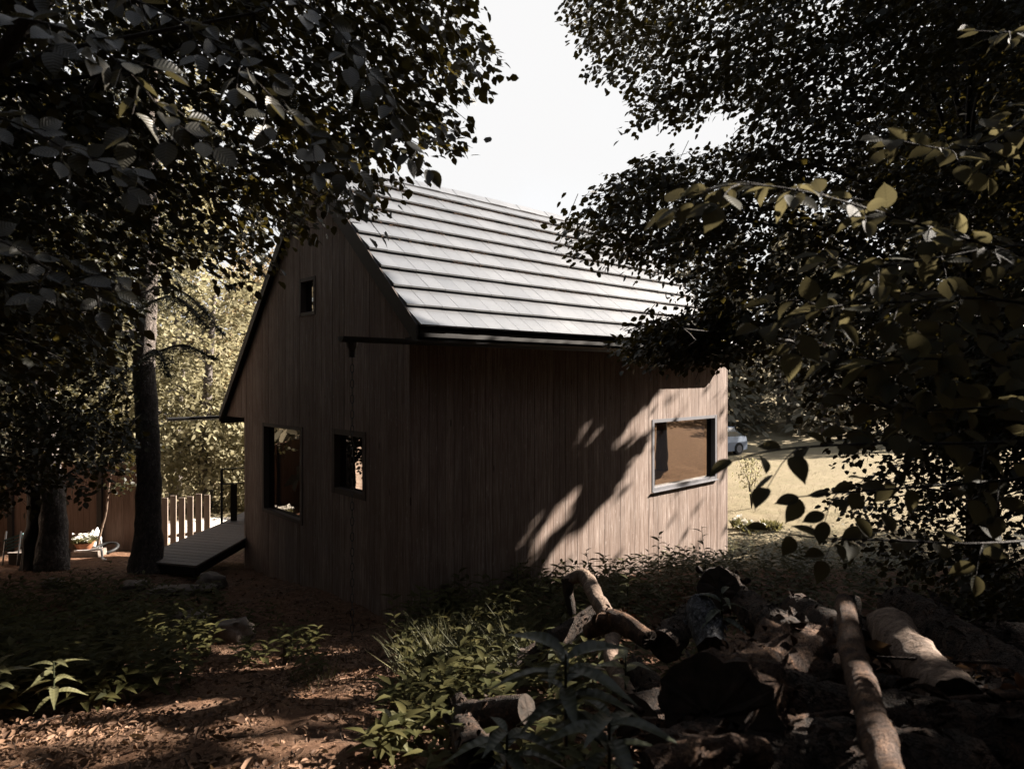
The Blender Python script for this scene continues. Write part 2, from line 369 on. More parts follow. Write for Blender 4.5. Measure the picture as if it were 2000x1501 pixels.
V = np.stack([X, Yg, Zg], -1).reshape(-1, 3); ii = (np.arange(ny-1)[:, None]*nx+np.arange(nx-1)[None]).ravel()
gl_ = np.stack([ii, ii+1, ii+1+nx, ii+nx], 1).ravel()
ground = raw_mesh('ground', V, gl_, np.full(len(ii), 4), M['ground'], None, None, True); tag(ground, kind='structure')
sm = lambda a: 1/(1+np.exp(-np.clip(a, -30, 30)))
def zone(x, y):
    mead = sm((y-(11.0+.15*np.clip(3-x, 0, 20)))*2.2)*sm((.86*y-x)*1.0)
    mead = np.where(x < -1.0, sm((y-13.2)*2.0), mead)
    grav = np.exp(-(((x+7.2)/1.7)**2+((y-14.9)/1.5)**2))
    brk = sm((x-.80*y)*1.6)*sm((y-8.0)*1.5)*sm((48-x)*.5)
    return mead, grav, brk
zm, zg_, zb = zone(V[:, 0], V[:, 1])
ca = ground.data.color_attributes.new('zone', 'FLOAT_COLOR', 'POINT')
ca.data.foreach_set('color', np.stack([zm, zg_, zb, np.ones_like(zm)], 1).astype(np.float32).ravel())

# ------------------------------------------------------------------ cabin
TH = R(46.9); dL = np.array([-math.cos(TH), math.sin(TH), 0]); dR = np.array([math.sin(TH), math.cos(TH), 0]); UP = np.array([0, 0, 1.0])
C0 = np.array([(800.9-CX)/FPX*7.7, 7.7, 0])
def cb(u, v, z): return C0+u*dL+v*dR+np.array([0, 0, EYE+z])        # z is relative to the eye
W_, L_ = 4.816, 7.092; UR, ZR = 2.361, 3.026; UE, ZE = -.303, .538; UL, ZL = 5.702, -.682
kr = (ZR-ZE)/(UR-UE); kl = (ZR-ZL)/(UL-UR)
roofz = lambda u: ZR-kr*(UR-u) if u < UR else ZR-kl*(u-UR)
FLOOR = -3.6
cabin = thing('cabin', 'small timber cabin with steep slate roof, vertical weathered boards and deep eaves', 'cabin', cb(0, 0, -2.9))
WIN_LONG = (4.71, 6.723, -1.886, -.71)
WIN_G1, WIN_G2, WIN_G3 = (2.667, 4.07, -2.149, -.738), (.93, 1.80, -1.56, -.70), (2.28, 2.77, .86, 1.40)
def clad(a0, a1, pt, out, ztop, zbot, holes, bw=.125):
    """vertical boards along a wall; pt(a,z) gives the wall face, out the outward normal"""
    m = MB(); ed = sorted(set(np.round(np.concatenate([np.arange(a0, a1, bw), [a1], [h for q in holes for h in q[:2]]]), 4)))
    for a, b in zip(ed[:-1], ed[1:]):
        if b-a < .012: continue
        segs = [(zbot, None)]
        for h in holes:
            if a >= h[0]-1e-3 and b <= h[1]+1e-3: segs = [(zbot, h[2]), (h[3], None)]
        g = .0028; th = .022+random.uniform(-.002, .002); A, B = a+g, b-g
        for z0, z1 in segs:
            za, zb_ = (ztop(A), ztop(B)) if z1 is None else (z1, z1)
            m.hexa([pt(A, z0), pt(B, z0), pt(B, zb_), pt(A, za)], [pt(A, z0)+out*th, pt(B, z0)+out*th, pt(B, zb_)+out*th, pt(A, za)+out*th])
    return m
# shell behind the boards
nG, nR = -dR, -dL
gw = lambda u, z: cb(u, 0, z)
rw = lambda v, z: cb(0, v, z)
boards = clad(-.0235, W_, gw, nG, lambda u: roofz(u)-.10, FLOOR, [WIN_G1, WIN_G2, WIN_G3])
ov = clad(W_, UL-.10, gw, nG, lambda u: roofz(u)-.10, ZL+.0, [])
boards.v += ov.v; boards.f += [tuple(i+boards.n for i in q) for q in ov.f]; boards.n += ov.n
gable = boards.build('gable_wall', M['clad'], cabin)
clad(.0, L_, rw, nR, lambda v: .47, FLOOR, [WIN_LONG]).build('long_wall', M['clad'], cabin)
m = MB(); i_ = .16
m.box(cb(i_, i_, FLOOR), dL*(W_-2*i_), dR*(L_-2*i_), UP*(-.75-FLOOR))            # dark core so nothing shines through
m.hexa([cb(i_, i_, -.74), cb(W_-i_, i_, -.74), cb(UR, i_, ZR-.3), cb(UR, i_, ZR-.3)+dL*.001], [cb(i_, L_-i_, -.74), cb(W_-i_, L_-i_, -.74), cb(UR, L_-i_, ZR-.3), cb(UR, L_-i_, ZR-.3)+dL*.001])
m.box(cb(i_, i_, -.739), dL*.3, dR*(L_-2*i_), UP*1.1)
core = m.build('inner_wall', M['inner'], cabin)
m = MB()
m.box(cb(W_-.02, .03, FLOOR), dL*.045, dR*(L_-.06), UP*(3.6+ZL+.6))
m.hexa([cb(.05, L_, FLOOR), cb(W_, L_, FLOOR), cb(W_, L_, roofz(W_)-.14), cb(.05, L_, roofz(.05)-.14)], [cb(.05, L_-.03, FLOOR), cb(W_, L_-.03, FLOOR), cb(W_, L_-.03, roofz(W_)-.14), cb(.05, L_-.03, roofz(.05)-.14)])
m.hexa([cb(.3, L_+.001, roofz(.3)-.15), cb(W_, L_+.001, roofz(W_)-.15), cb(UR+.01, L_+.001, ZR-.13), cb(UR-.01, L_+.001, ZR-.13)], [cb(.3, L_-.031, roofz(.3)-.15), cb(W_, L_-.031, roofz(W_)-.15), cb(UR+.01, L_-.031, ZR-.13), cb(UR-.01, L_-.031, ZR-.13)])
m.build('rear_wall', M['clad'], cabin)
# soffit under the deep left eave
m = MB(); m.box(cb(W_+.03, -.02, ZL-.02), dL*(UL-.1-W_-.03), dR*L_, UP*.018); m.build('soffit', M['clad'], cabin)
# corner board at the far end of the long wall
m = MB(); m.box(cb(-.024, L_+.003, FLOOR), dL*.11, dR*.025, UP*(3.6+.44)); m.build('corner_board', M['clad'], cabin)
# windows
def window(h, pt, out, side, fm, fw=.055, inset=.07, proud=.012):
    a0, a1, z0, z1 = h; m = MB(); d = inset+proud+.03
    o = lambda a, z: pt(a, z)-out*(inset+.03)+out*.02
    m.box(o(a0, z0), side*fw, UP*(z1-z0), out*d); m.box(o(a1-fw, z0), side*fw, UP*(z1-z0), out*d)
    m.box(o(a0+fw, z0), side*(a1-a0-2*fw), UP*fw, out*(d-.003)); m.box(o(a0+fw, z1-fw), side*(a1-a0-2*fw), UP*fw, out*(d-.003))
    f = m.build('window', fm, cabin)
    p = MB(); p.box(pt(a0+fw-.004, z0+fw-.004)-out*(inset), side*(a1-a0-2*fw+.008), UP*(z1-z0-2*fw+.008), out*.012); p.build('pane', M['pane'], f)
    return f
wl = window(WIN_LONG, rw, nR, dR, M['frame']); tag(wl, 'grey framed picture window in the sunlit long wall')
s_ = MB(); s_.box(rw(WIN_LONG[0]-.01, WIN_LONG[2]-.012)+nR*.036, dR*(WIN_LONG[1]-WIN_LONG[0]+.02), UP*.012, nR*.03); s_.build('sill', M['frame'], wl)
tag(window(WIN_G1, gw, nG, dL, M['frame_brown']), 'tall dark window in the gable wall'); tag(window(WIN_G2, gw, nG, dL, M['frame_brown'], .075), 'smaller dark window behind the rain chain')
tag(window(WIN_G3, gw, nG, dL, M['frame_brown'], .05), 'tiny upper gable window')
# roof: right slope as separate tiles in ten courses, left slope the same
roof = MB(); nC = 10; vA, vB = -.10, L_+.10
def slope(mb, ua, za, ub, zb, ncourse, tw, seed):
    rr = random.Random(seed); du = (ub-ua)/ncourse; dz = (zb-za)/ncourse
    dirs = unit(dL*du+UP*dz); nrm = unit(np.cross(dR, dirs)); nrm = nrm if nrm[2] > 0 else -nrm
    nt_ = int(round((vB-vA)/tw)); tv = (vB-vA)/nt_; ln = math.hypot(du, dz)
    for c in range(ncourse):
        for k in range(nt_):
            v0 = vA+k*tv+.0025; v1 = vA+(k+1)*tv-.0025; lift = rr.uniform(-.0015, .0015); tip = rr.uniform(0, .004)
            a = cb(ua+du*c, v0, za+dz*c)+nrm*(.004+lift)-dirs*.03; b = cb(ua+du*(c+1), v0, za+dz*(c+1))+nrm*(.062+lift)+dirs*(.012+tip)
            e = dR*(v1-v0); tz = nrm*.024
            mb.hexa([a-tz, a-tz+e, b-tz, b-tz+e][:2]+[b-tz+e, b-tz], [a, a+e, b+e, b])
slope(roof, UR, ZR, UE, ZE, nC, .25, 1); slope(roof, UR, ZR, UL, ZL, 15, .25, 2)
ro = roof.build('roof', M['slate'], cabin)
m = MB()   # roof deck below the tiles
for (ua, za, ub, zb) in ((UR, ZR, UE, ZE), (UR, ZR, UL, ZL)):
    m.hexa([cb(ua, vA+.02, za-.02), cb(ua, vB-.02, za-.02), cb(ub, vB-.02, zb-.02), cb(ub, vA+.02, zb-.02)], [cb(ua, vA+.02, za-.10), cb(ua, vB-.02, za-.10), cb(ub, vB-.02, zb-.10), cb(ub, vA+.02, zb-.10)])
m.build('roof_deck', M['fascia'], ro)
m = MB()   # ridge caps, overlapping pieces
for k in range(20):
    v0 = vA+k*(vB-vA)/20; ln = (vB-vA)/20+.02; z = ZR+.045+.006*(k % 2)
    for sgn, kk in ((-1, kr), (1, kl)):
        m.hexa([cb(UR, v0, z), cb(UR, v0+ln, z), cb(UR+sgn*.13, v0+ln, z-.13*kk), cb(UR+sgn*.13, v0, z-.13*kk)], [cb(UR, v0, z+.022), cb(UR, v0+ln, z+.022), cb(UR+sgn*.14, v0+ln, z-.13*kk+.016), cb(UR+sgn*.14, v0, z-.13*kk+.016)])
m.build('ridge_cap', M['slate'], ro)
for (ua, za, ub, zb, wd) in ((UR, ZR, UE, ZE, .20), (UR, ZR, UL, ZL, .12)):
    for v0, d in ((vA-.022, .024), (vB, .024)):
        m = MB(); m.hexa([cb(ua, v0, za+.03), cb(ub, v0, zb+.03), cb(ub, v0, zb-wd), cb(ua, v0, za-wd-.06)], [cb(ua, v0+d, za+.03), cb(ub, v0+d, zb+.03), cb(ub, v0+d, zb-wd), cb(ua, v0+d, za-wd-.06)]); m.build('barge_board', M['barge'], cabin)
m = MB(); m.box(cb(UE+.045, vA+.003, ZE-.17), dL*.03, dR*(vB-vA-.006), UP*.16); m.box(cb(UE+.075, vA+.03, ZE-.12), dL*(-UE-.075), dR*(vB-vA-.06), UP*.02); m.build('fascia', M['fascia'], cabin)
m = MB(); m.box(cb(UL-.03, vA+.003, ZL-.15), dL*.03, dR*(vB-vA-.006), UP*.14); m.build('fascia', M['fascia'], cabin)
def gutter(u, z, v0, v1, side):
    m = MB(); n = 9; r = .058; secs = []
    for v in (v0, v1):
        s = []
        for rr_ in (r, r-.006):
            for k in range(n):
                a = math.pi*k/(n-1); s.append(cb(u-rr_*math.cos(a)*side, v, z-rr_*math.sin(a)))
        secs.append(s)
    vs = secs[0]+secs[1]; N_ = 2*n; f = []
    for k in range(n-1):
        f.append((k, k+1, N_+k+1, N_+k)); f.append((n+k+1, n+k, N_+n+k, N_+n+k+1))
    f += [(0, N_, N_+n, n), (n-1, 2*n-1, N_+2*n-1, N_+n-1)]
    m.add(vs, f)
    for v in (v0, v1): m.add([cb(u-r*math.cos(math.pi*k/(n-1)), v, z-r*math.sin(math.pi*k/(n-1))) for k in range(n)], [tuple(range(n))])
    g = m.build('gutter', M['metal'], cabin)
    for v in np.arange(max(v0+.2, .1), v1, .55):
        b = MB(); b.box(cb(u-.064, v, z-.006), dL*.13, dR*.025, UP*.014); b.tube([cb(u-.062, v+.012, z+.002), cb(u-.062, v+.012, z+.02)], .010, 6)
        b.build('bracket', M['metal'], g)
    return g
g1 = gutter(UE-.02, .40, -1.06, vB, 1); tag(g1, 'black half-round gutter running out past the gable over the rain chain')
gutter(UL+.06, ZL-.02, -.95, vB, 1)
sp = MB(); cu = UE-.02; cv = -.93
sp.tube([cb(cu, cv, .345), cb(cu, cv, .30), cb(cu, cv, .26), cb(cu, cv, .19)], [.062, .055, .036, .034], 12); sp.build('spout', M['metal'], g1)
# litter of needles caught on the tile ledges
n = 5200; du = (UE-UR)/nC; dz = (ZE-ZR)/nC; dirs = unit(dL*du+UP*dz); nrm = unit(np.cross(dR, dirs)); nrm = nrm if nrm[2] > 0 else -nrm
cc = np.minimum((rng.random(n)**1.3*(nC-1)).astype(int), nC-2)+1; vv = rng.uniform(vA+.1, vB-.1, n)
dens = .5+.5*np.sin(vv*2.1+cc*1.7)*np.sin(vv*5.3+cc); keep = (rng.random(n) < .25+.75*dens) & ~((cc >= 6) & (vv < 1.2+(cc-6)*1.2)); cc, vv = cc[keep], vv[keep]; n = len(cc)
Pn = C0+(UR+du*cc)[:, None]*dL+vv[:, None]*dR+np.array([0, 0, EYE])+(ZR+dz*cc)[:, None]*UP+nrm*(.012+rng.uniform(0, .028, (n, 1)))+dirs*(.016+rng.uniform(0, .02, (n, 1)))
nl = leaves('needle_litter', Pn, rng.normal(0, 1, (n, 3))*[.9, .9, .35], nrm+rng.normal(0, .4, (n, 3)), rng.uniform(.012, .034, n), M['litter'], ro, T_SMALL, .5); tag(nl, kind='stuff')

# rain chain
ch = thing('rain_chain', 'long black rain chain hanging from the gutter spout before the gable', 'chain', cb(cu, cv, -2.75))
m = MB(); z = .20; k = 0
while z > -2.7:
    c = cb(cu, cv, z-.045); a1 = unit(np.array([1, .2, 0.])) if k % 2 else unit(np.array([.2, -1, 0.])); pts = []
    for q in range(13):
        a = 2*math.pi*q/12; pts.append(c+a1*.017*math.cos(a)+UP*.047*math.sin(a)*(1 if abs(math.sin(a)) < .9 else .97))
    m.tube(pts, .0042, 6, False); z -= .078; k += 1
m.build('link', M['metal'], ch, True)

# walkway ramp with railing
Bq, Cq, Dq = P(383, 1104, 9.9), P(520, 1027, 11.75), P(432, 1021, 12.0)
rd = unit(Cq-Bq); wdv = Dq-Cq; Aq = Bq+wdv*1.25
ramp = thing('walkway_ramp', 'grey plank ramp rising to the side of the cabin beside the spruce trunk', 'ramp', Bq)
m = MB(); nb = 16
nrm = unit(np.cross(rd, wdv)); nrm = nrm if nrm[2] > 0 else -nrm
for k in range(nb):
    p0 = Bq+(Cq-Bq)*k/nb; p1 = Bq+(Cq-Bq)*(k+1)/nb-rd*.008; q0 = Aq+(Dq-Aq)*k/nb; q1 = Aq+(Dq-Aq)*(k+1)/nb-rd*.008
    m.hexa([p0, p1, q1, q0], [t_-nrm*.03 for t_ in (p0, p1, q1, q0)])
m.build('deck_board', M['deck'], ramp)
m = MB(); wu = unit(wdv)
for a, b in ((Bq+wu*.03, Cq+wu*.03), (Aq-wu*.10, Dq-wu*.10)): m.box(a-nrm*.17, b-a, wu*.06, nrm*.139)
m.box(Bq-nrm*.16+rd*.02, wdv*1.2, rd*.05, nrm*.12)
m.build('beam', M['timber_dark'], ramp)
deck = thing('deck', 'dark timber landing beside the cabin at the top of the ramp', 'deck', Dq)
m = MB(); 
for k in range(10):
    o = Cq+rd*(.01+k*.145); m.box(o, rd*.137, wdv, UP*-.03)
m.build('deck_board', M['deck'], deck)
m = MB(); m.box(Cq+rd*.02-UP*.17, rd*1.4, wdv, UP*.13); m.build('beam', M['timber_dark'], deck)
rail = thing('railing', 'thin black railing with broad slats on the landing by the cabin', 'railing', P(432, 1021, 12.0))
pa, pb = P(433, 1021, 12.0), P(433, 1021, 12.0)+unit(np.array([.9, .45, 0]))*1.6
ax = unit(pb-pa); an = np.cross(ax, UP)
for q in (pa, pb):
    m = MB(); m.cbox(q+UP*.48, ax, an, UP, .02, .02, .49); m.build('post', M['metal'], rail)
m = MB(); m.box(pa+UP*.955-an*.025, pb-pa, an*.05, UP*.022); m.build('handrail', M['metal'], rail)
m = MB(); m.box(pa+UP*.685-an*.012, pb-pa, an*.024, UP*.022); m.build('rail', M['metal'], rail)
for k in range(6):
    m = MB(); m.cbox(pa+ax*(.20+k*.235)+UP*.35, ax, an, UP, .055, .011, .33); m.build('slat', M['timber_dark'], rail)

# ------------------------------------------------------------------ foliage generators
def in_poly(px, py, poly):
    poly = np.asarray(poly, float); x0, y0 = poly[:, 0], poly[:, 1]; x1, y1 = np.roll(x0, -1), np.roll(y0, -1)
    c = np.zeros(px.shape, bool)
    for a, b, c1, d in zip(x0, y0, x1, y1):
        if b == d: continue
        c ^= ((b > py) != (d > py)) & (px < (c1-a)*(py-b)/(d-b)+a)
    return c
LIT = [(1345, 722), (1425, 712), (1440, 1120), (1180, 1160), (1040, 1140), (1085, 1065), (1150, 1010), (1208, 930), (1228, 850), (1270, 805), (1295, 755)]  # outline drawn for the wall's sun patch; leaves shading it are removed
def shades_lit(Pt):
    """does a leaf here stand between the sun and the sunlit part of the long wall or the roof?"""
    rel = Pt-C0
    u = rel[:, :2]@dL[:2]; s = (u)/(SUN[:2]@dL[:2])           # Pt - s*SUN has u = 0
    s = u/(SUN@np.array([dL[0], dL[1], 0])); H = Pt-s[:, None]*SUN; ok = s > 0
    px = CX+FPX*H[:, 0]/np.maximum(H[:, 1], .1); py = HY-FPX*(H[:, 2]-EYE)/np.maximum(H[:, 1], .1)
    core = in_poly(px, py, LIT); near = in_poly(px+80, py, LIT); far = in_poly(px+125, py, LIT); cand = np.where(ok & (core | near | far))[0]
    st = np.zeros(len(px)); vv_ = (H[:, :2]-C0[:2])@dR[:2]; zz_ = H[:, 2]-EYE      # noise streaks along the light's slope choose which leaves go, shaping the sun patch
    for k_ in cand: al, pe = vv_[k_]*.84+zz_[k_]*.54, -vv_[k_]*.54+zz_[k_]*.84; st[k_] = mnoise.noise(Vector((pe*3.6, al*.75, 1)))+.45*mnoise.noise(Vector((pe*9, al*2.2, 4)))
    a = ok & ((core & (st > -.42)) | (near & (st > .10)) | (far & (st > .34)))
    nr = np.array([dL[0]*-kr, dL[1]*-kr, 1.0]); nr = unit(nr)
    d = ((Pt-cb(UR, 0, ZR))@nr)/(SUN@nr); H = Pt-d[:, None]*SUN; r2 = H-C0; uu = r2[:, :2]@dL[:2]; vv = r2[:, :2]@dR[:2]
    b = (d > 0) & (uu > UE-.1) & (uu < UR+.1) & (vv > -.25) & (vv < L_+.2)
    return a, b
SHAFTS = [(P(1455, 1262, 2.0), .07), (P(1500, 1310, 2.1), .06), (P(1545, 1275, 2.4), .07), (P(1690, 1350, 1.8), .08), (P(1735, 1480, 1.4), .08), (P(1825, 1310, 2.45), .12), (P(1790, 1275, 2.6), .07), (P(1850, 1350, 2.25), .10), (P(1550, 1235, 3.0), .06), (P(1620, 1230, 3.3), .06), (P(1390, 1475, 1.55), .06), (P(1310, 1488, 1.52), .05),  # leaves are removed along the sun's path to each chosen spot
    (P(1180, 1185, 4.5), .20), (P(1142, 1126, 4.95), .15), (P(1175, 1212, 3.6), .07), (P(1255, 1240, 3.4), .07), (P(1200, 1290, 3.7), .08), (P(920, 1385, 3.1), .10), (P(1560, 1230, 3.0), .06),
    (P(300, 1400, 3.2), .16), (P(50, 1385, 3.2), .22), (P(725, 1480, 2.8), .22), (P(640, 1280, 6.2), .12), (P(690, 1335, 4.6), .16), (P(660, 1365, 4.1), .18), (P(420, 1500, 2.7), .12), (P(130, 1365, 3.3), .10), (P(440, 1250, 6.35), .05), (P(800, 1370, 3.8), .12), (P(230, 1390, 3.2), .10), (P(560, 1420, 3.2), .08), (P(880, 1470, 2.7), .10),
    (P(108, 1060, 10.4), .40), (P(105, 1000, 10.4), .36), (P(110, 940, 10.4), .22), (P(172, 1085, 12), .40), (P(200, 1105, 11.9), .25), (P(292, 540, 10.2), .30), (P(290, 620, 10.2), .22), (P(285, 660, 10.2), .15), (P(190, 975, 13.0), .08), (P(175, 985, 13.0), .07), (P(235, 1065, 13.0), .16), (P(245, 1085, 13.0), .16), (P(215, 1075, 13.0), .12), (P(150, 1020, 13.0), .10), (P(200, 1040, 13.0), .08), (P(160, 1080, 13.0), .10),
    (P(1560, 330, 1.75), .22), (P(1480, 370, 1.72), .16), (P(1420, 370, 1.7), .07), (P(1640, 600, 1.85), .08), (P(1520, 590, 1.85), .08), (P(1700, 430, 2.0), .06), (P(-140, 900, 10.8), .55), (P(-140, 960, 10.8), .55), (P(-140, 840, 10.8), .5),
    (P(880, 180, 5), .25), (P(800, 300, 4.5), .15), (P(270, 200, 1.9), .06), (P(330, 270, 1.9), .05)]
for _ in range(120):      # random gaps cut into the canopy to place flecks of sun on path and undergrowth
    _y = random.uniform(2.4, 7.2); _x = random.uniform(-.8, .22)*_y
    if -.376*_x+.926*_y < 6.6: SHAFTS.append((np.array([_x, _y, float(gz(_x, _y))+.05]), random.uniform(.03, .13)))
SHP = np.array([q for q, r in SHAFTS]); SHR = np.array([r for q, r in SHAFTS])
def in_shaft(Pt, grow=0.):
    d = Pt[:, None]-SHP[None]; t_ = d@SUN; r = np.linalg.norm(d-t_[..., None]*SUN, axis=2)
    return ((t_ > .45) & (r < SHR[None]+grow)).any(1)
def cull(Pt, pw=.97, pr=1.0):
    a, b = shades_lit(Pt); r = rng.random(len(Pt))
    return ~((a & (r < pw)) | (b & (r < pr)))
def sprays(Cn, A, K, Ls, ll, nvar=.45, up=(0, 0, 1), droop=.22):
    """flat leafy twigs: Cn start points, A axes; K leaves each"""
    n = len(Cn); A = unit(A); N = unit(np.array(up)[None]+rng.normal(0, .28, (n, 3))); B = unit(np.cross(N, A)); N = np.cross(A, B)
    Ls = np.broadcast_to(np.asarray(Ls, float), (n,)); t_ = (np.arange(K)+rng.random((n, K)))/K
    side = np.where(np.arange(K) % 2 == 0, 1., -1.)[None]*np.ones((n, 1))
    off = side*rng.random((n, K))*.42*Ls[:, None]*(1.02-t_)
    q = Cn[:, None]+A[:, None]*(t_*Ls[:, None])[..., None]+B[:, None]*off[..., None]-np.array([0, 0, 1.])*((t_**2*droop+np.abs(off)/Ls[:, None]*droop)*Ls[:, None])[..., None]
    q = q+rng.normal(0, .025, q.shape)
    D = A[:, None]*.7+B[:, None]*(side*.8)[..., None]-np.array([0, 0, .35])+rng.normal(0, .3, q.shape)
    Nn = N[:, None]+rng.normal(0, nvar, q.shape)
    L = ll*rng.uniform(.65, 1.15, (n, K))
    tw = [(Cn[i], Cn[i]+A[i]*Ls[i]*.55-np.array([0, 0, droop*.25*Ls[i]]), Cn[i]+A[i]*Ls[i]*.95-np.array([0, 0, droop*.9*Ls[i]])) for i in range(n)]
    return q.reshape(-1, 3), D.reshape(-1, 3), Nn.reshape(-1, 3), L.ravel(), tw
def px_points(poly, n, Y0, Y1, edge=None):
    poly = np.asarray(poly, float); lo, hi = poly.min(0), poly.max(0); out = np.zeros((0, 2))
    while len(out) < n:
        q = rng.uniform(lo, hi, (n*2, 2)); out = np.vstack([out, q[in_poly(q[:, 0], q[:, 1], poly)]])
    out = out[:n]; Y = rng.uniform(Y0, Y1, n)
    return np.stack([(out[:, 0]-CX)/FPX*Y, Y, EYE-(out[:, 1]-HY)/FPX*Y], 1)
def limbs(mb, trunk, ends, r0, tw=None, sag=.15, n=7):
    """bend limbs from the trunk line to the given ends; returns points along them"""
    pts = []
    trunk = np.asarray(trunk)
    for e in ends:
        h = np.linalg.norm(trunk[:, :2]-e[:2], axis=1); zt = e[2]-.35*h.min(); k = np.argmin(np.abs(trunk[:, 2]-zt)); s = trunk[k]
        mid = (s+e)/2+np.array([random.uniform(-.2, .2), random.uniform(-.2, .2), sag*np.linalg.norm(e-s)])
        p = smooth_path([s, mid, e], n); ln = np.linalg.norm(e-s)
        mb.tube(p, np.linspace(r0*min(1, .35+ln*.12), .006, n), 5, False); pts.append(p[2:])
    return np.vstack(pts) if pts else trunk
def twigs(mb, tws, lp, frac=1.0, rad=.004):
    for a, b, c in tws:
        if random.random() > frac: continue
        d = np.linalg.norm(lp-a, axis=1); k = np.argmin(d)
        if d[k] < .42:
            mid = (lp[k]+a)/2+np.array([0, 0, .06*d[k]]); mb.tube([lp[k], mid, a, b, c], [rad*1.5, rad*1.3, rad, rad*.8, rad*.5], 3, False)
        else: mb.tube([a, b, c], [rad, rad*.8, rad*.5], 3, False)
def trunk_mesh(pts, rads, mat, root, n=14, rough=.16, seed=0, lobes=.12, name='trunk', seg=28):
    p = smooth_path(pts, seg); r = np.interp(np.linspace(0, 1, seg), np.linspace(0, 1, len(rads)), rads)
    m = MB(); m.tube(p, r, n, True, rough, 4.0, seed, lobes); m.build(name, mat, root, True); return p
def leafy_tree(root, trunk_pts, Cn, A, K, Ls, ll, mat, nl=30, r0=.05, T=T_SMALL, twfrac=.6, sag=.12, nvar=.45, culling=True, barkm='twig', droop=.22):
    if culling:
        k = cull(Cn+unit(A)*(np.mean(Ls)*.5)); Cn, A = Cn[k], A[k]
    q, D, N, L, tw = sprays(Cn, A, K, Ls, ll, nvar, droop=droop)
    if culling:
        k = cull(q); q, D, N, L = q[k], D[k], N[k], L[k]
    k = ~in_shaft(q+unit(D)*L[:, None]*.45, ll*.32); q, D, N, L = q[k], D[k], N[k], L[k]
    mb = MB(); idx = rng.choice(len(Cn), min(nl, len(Cn)), replace=False)
    if culling:
        c0 = trunk_pts[len(trunk_pts)//2]; ok = np.ones(len(idx), bool)
        for f in (.35, .6, .85):
            a_, b_ = shades_lit(c0+(Cn[idx]-c0)*f); ok &= ~(a_ | b_)
        idx = idx[ok]
    if culling and tw:
        ke = ~in_shaft(np.array([q_[1] for q_ in tw]), .18) & cull(np.array([q_[2] for q_ in tw])) & cull(np.array([q_[0] for q_ in tw])); tw = [q_ for q_, g_ in zip(tw, ke) if g_]
    lp = limbs(mb, trunk_pts, Cn[idx], r0, sag=sag); twigs(mb, tw, lp, twfrac)
    tag(mb.build('branch', M[barkm], root, True), kind='stuff')
    return leaves('foliage', q, D, N, L, mat, root, T)
def crown_pts(c, rad, n, clump=.0, shell=.35):
    d = unit(rng.normal(0, 1, (n, 3))); r = (shell+(1-shell)*rng.random(n)**.6)
    p = np.asarray(c)+d*r[:, None]*np.asarray(rad)
    nz = np.array([mnoise.noise(Vector(q*.55)) for q in p])
    k = nz > clump; return p[k], d[k]

# ---- left: near beech whose boughs hang in from the top left (trunk just outside the frame)
GT = lambda x, y: np.array([x, y, float(gz(x, y))])
b0 = GT(-4.6, 3.9)
root = thing('beech_tree', 'dark overhanging beech with broad leaves filling the upper left of the photo', 'tree', b0)
tp = trunk_mesh([b0-UP*.2, b0+[.05, 0, 1], b0+[.0, .1, 4], b0+[.1, .2, 8.5]], [.24, .17, .14, .06], M['bark_dark'], root, seed=3)
UL_POLY = [(-260, -260), (880, -260), (945, -20), (925, 30), (968, 60), (985, 108), (925, 150), (960, 205), (905, 215), (918, 285), (850, 265), (795, 330), (755, 385), (700, 415), (630, 425), (545, 470), (480, 505), (430, 520), (330, 490), (240, 560), (250, 650), (150, 700), (-260, 760)]
UL_POLY = [(x-28 if x > 600 else x, y-6 if x > 600 else y) for x, y in UL_POLY]
Cn = px_points(UL_POLY, 2300, 3.4, 6.8); A = np.stack([rng.normal(.75, .5, len(Cn)), rng.normal(.1, .5, len(Cn)), rng.normal(-.25, .2, len(Cn))], 1)
Cn = Cn-unit(A)*.32
n = 1100; Co = np.stack([rng.uniform(-7, 4.5, n), rng.uniform(-3, 6, n), EYE+rng.uniform(3.4, 6.5, n)], 1); k = (Co[:, 2]-EYE) > .66*np.maximum(Co[:, 1], 0)+.3
Co = Co[k]; Cn = np.vstack([Cn, Co]); A = np.vstack([A, rng.normal(0, 1, (len(Co), 3))*[1, 1, .3]])
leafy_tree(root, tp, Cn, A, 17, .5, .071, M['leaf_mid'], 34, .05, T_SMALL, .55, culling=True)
# ---- left: second beech further in, twin trunk with sunlit bark
b1 = P(92, 1118, 10.45); b1[2] = gz(b1[0], b1[1])
root = thing('beech_tree', 'twin-stemmed beech with mottled pale bark behind the low planter', 'tree', b1)
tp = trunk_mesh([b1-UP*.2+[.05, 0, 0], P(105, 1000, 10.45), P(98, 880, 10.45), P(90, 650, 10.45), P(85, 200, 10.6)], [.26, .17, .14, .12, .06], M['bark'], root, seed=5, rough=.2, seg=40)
trunk_mesh([b1-UP*.2-[.2, -.1, 0], P(75, 1000, 10.6), P(70, 880, 10.6), P(60, 600, 10.6), P(40, 200, 10.6)], [.26, .16, .14, .12, .05], M['bark_dark'], root, seed=9, rough=.2, seg=40)  # left stem: shade put in by a darker bark than the right
LM = [(-200, 380), (250, 470), (262, 560), (240, 640), (235, 720), (248, 850), (215, 925), (160, 945), (60, 950), (-30, 985), (-200, 1000)]
Cn = px_points(LM, 1000, 8.0, 10.8); A = np.stack([rng.normal(.4, .6, len(Cn)), rng.normal(-.2, .5, len(Cn)), rng.normal(-.3, .2, len(Cn))], 1)
leafy_tree(root, tp, Cn-unit(A)*.3, A, 18, .6, .095, M['leaf_mid'], 40, .05, culling=False)
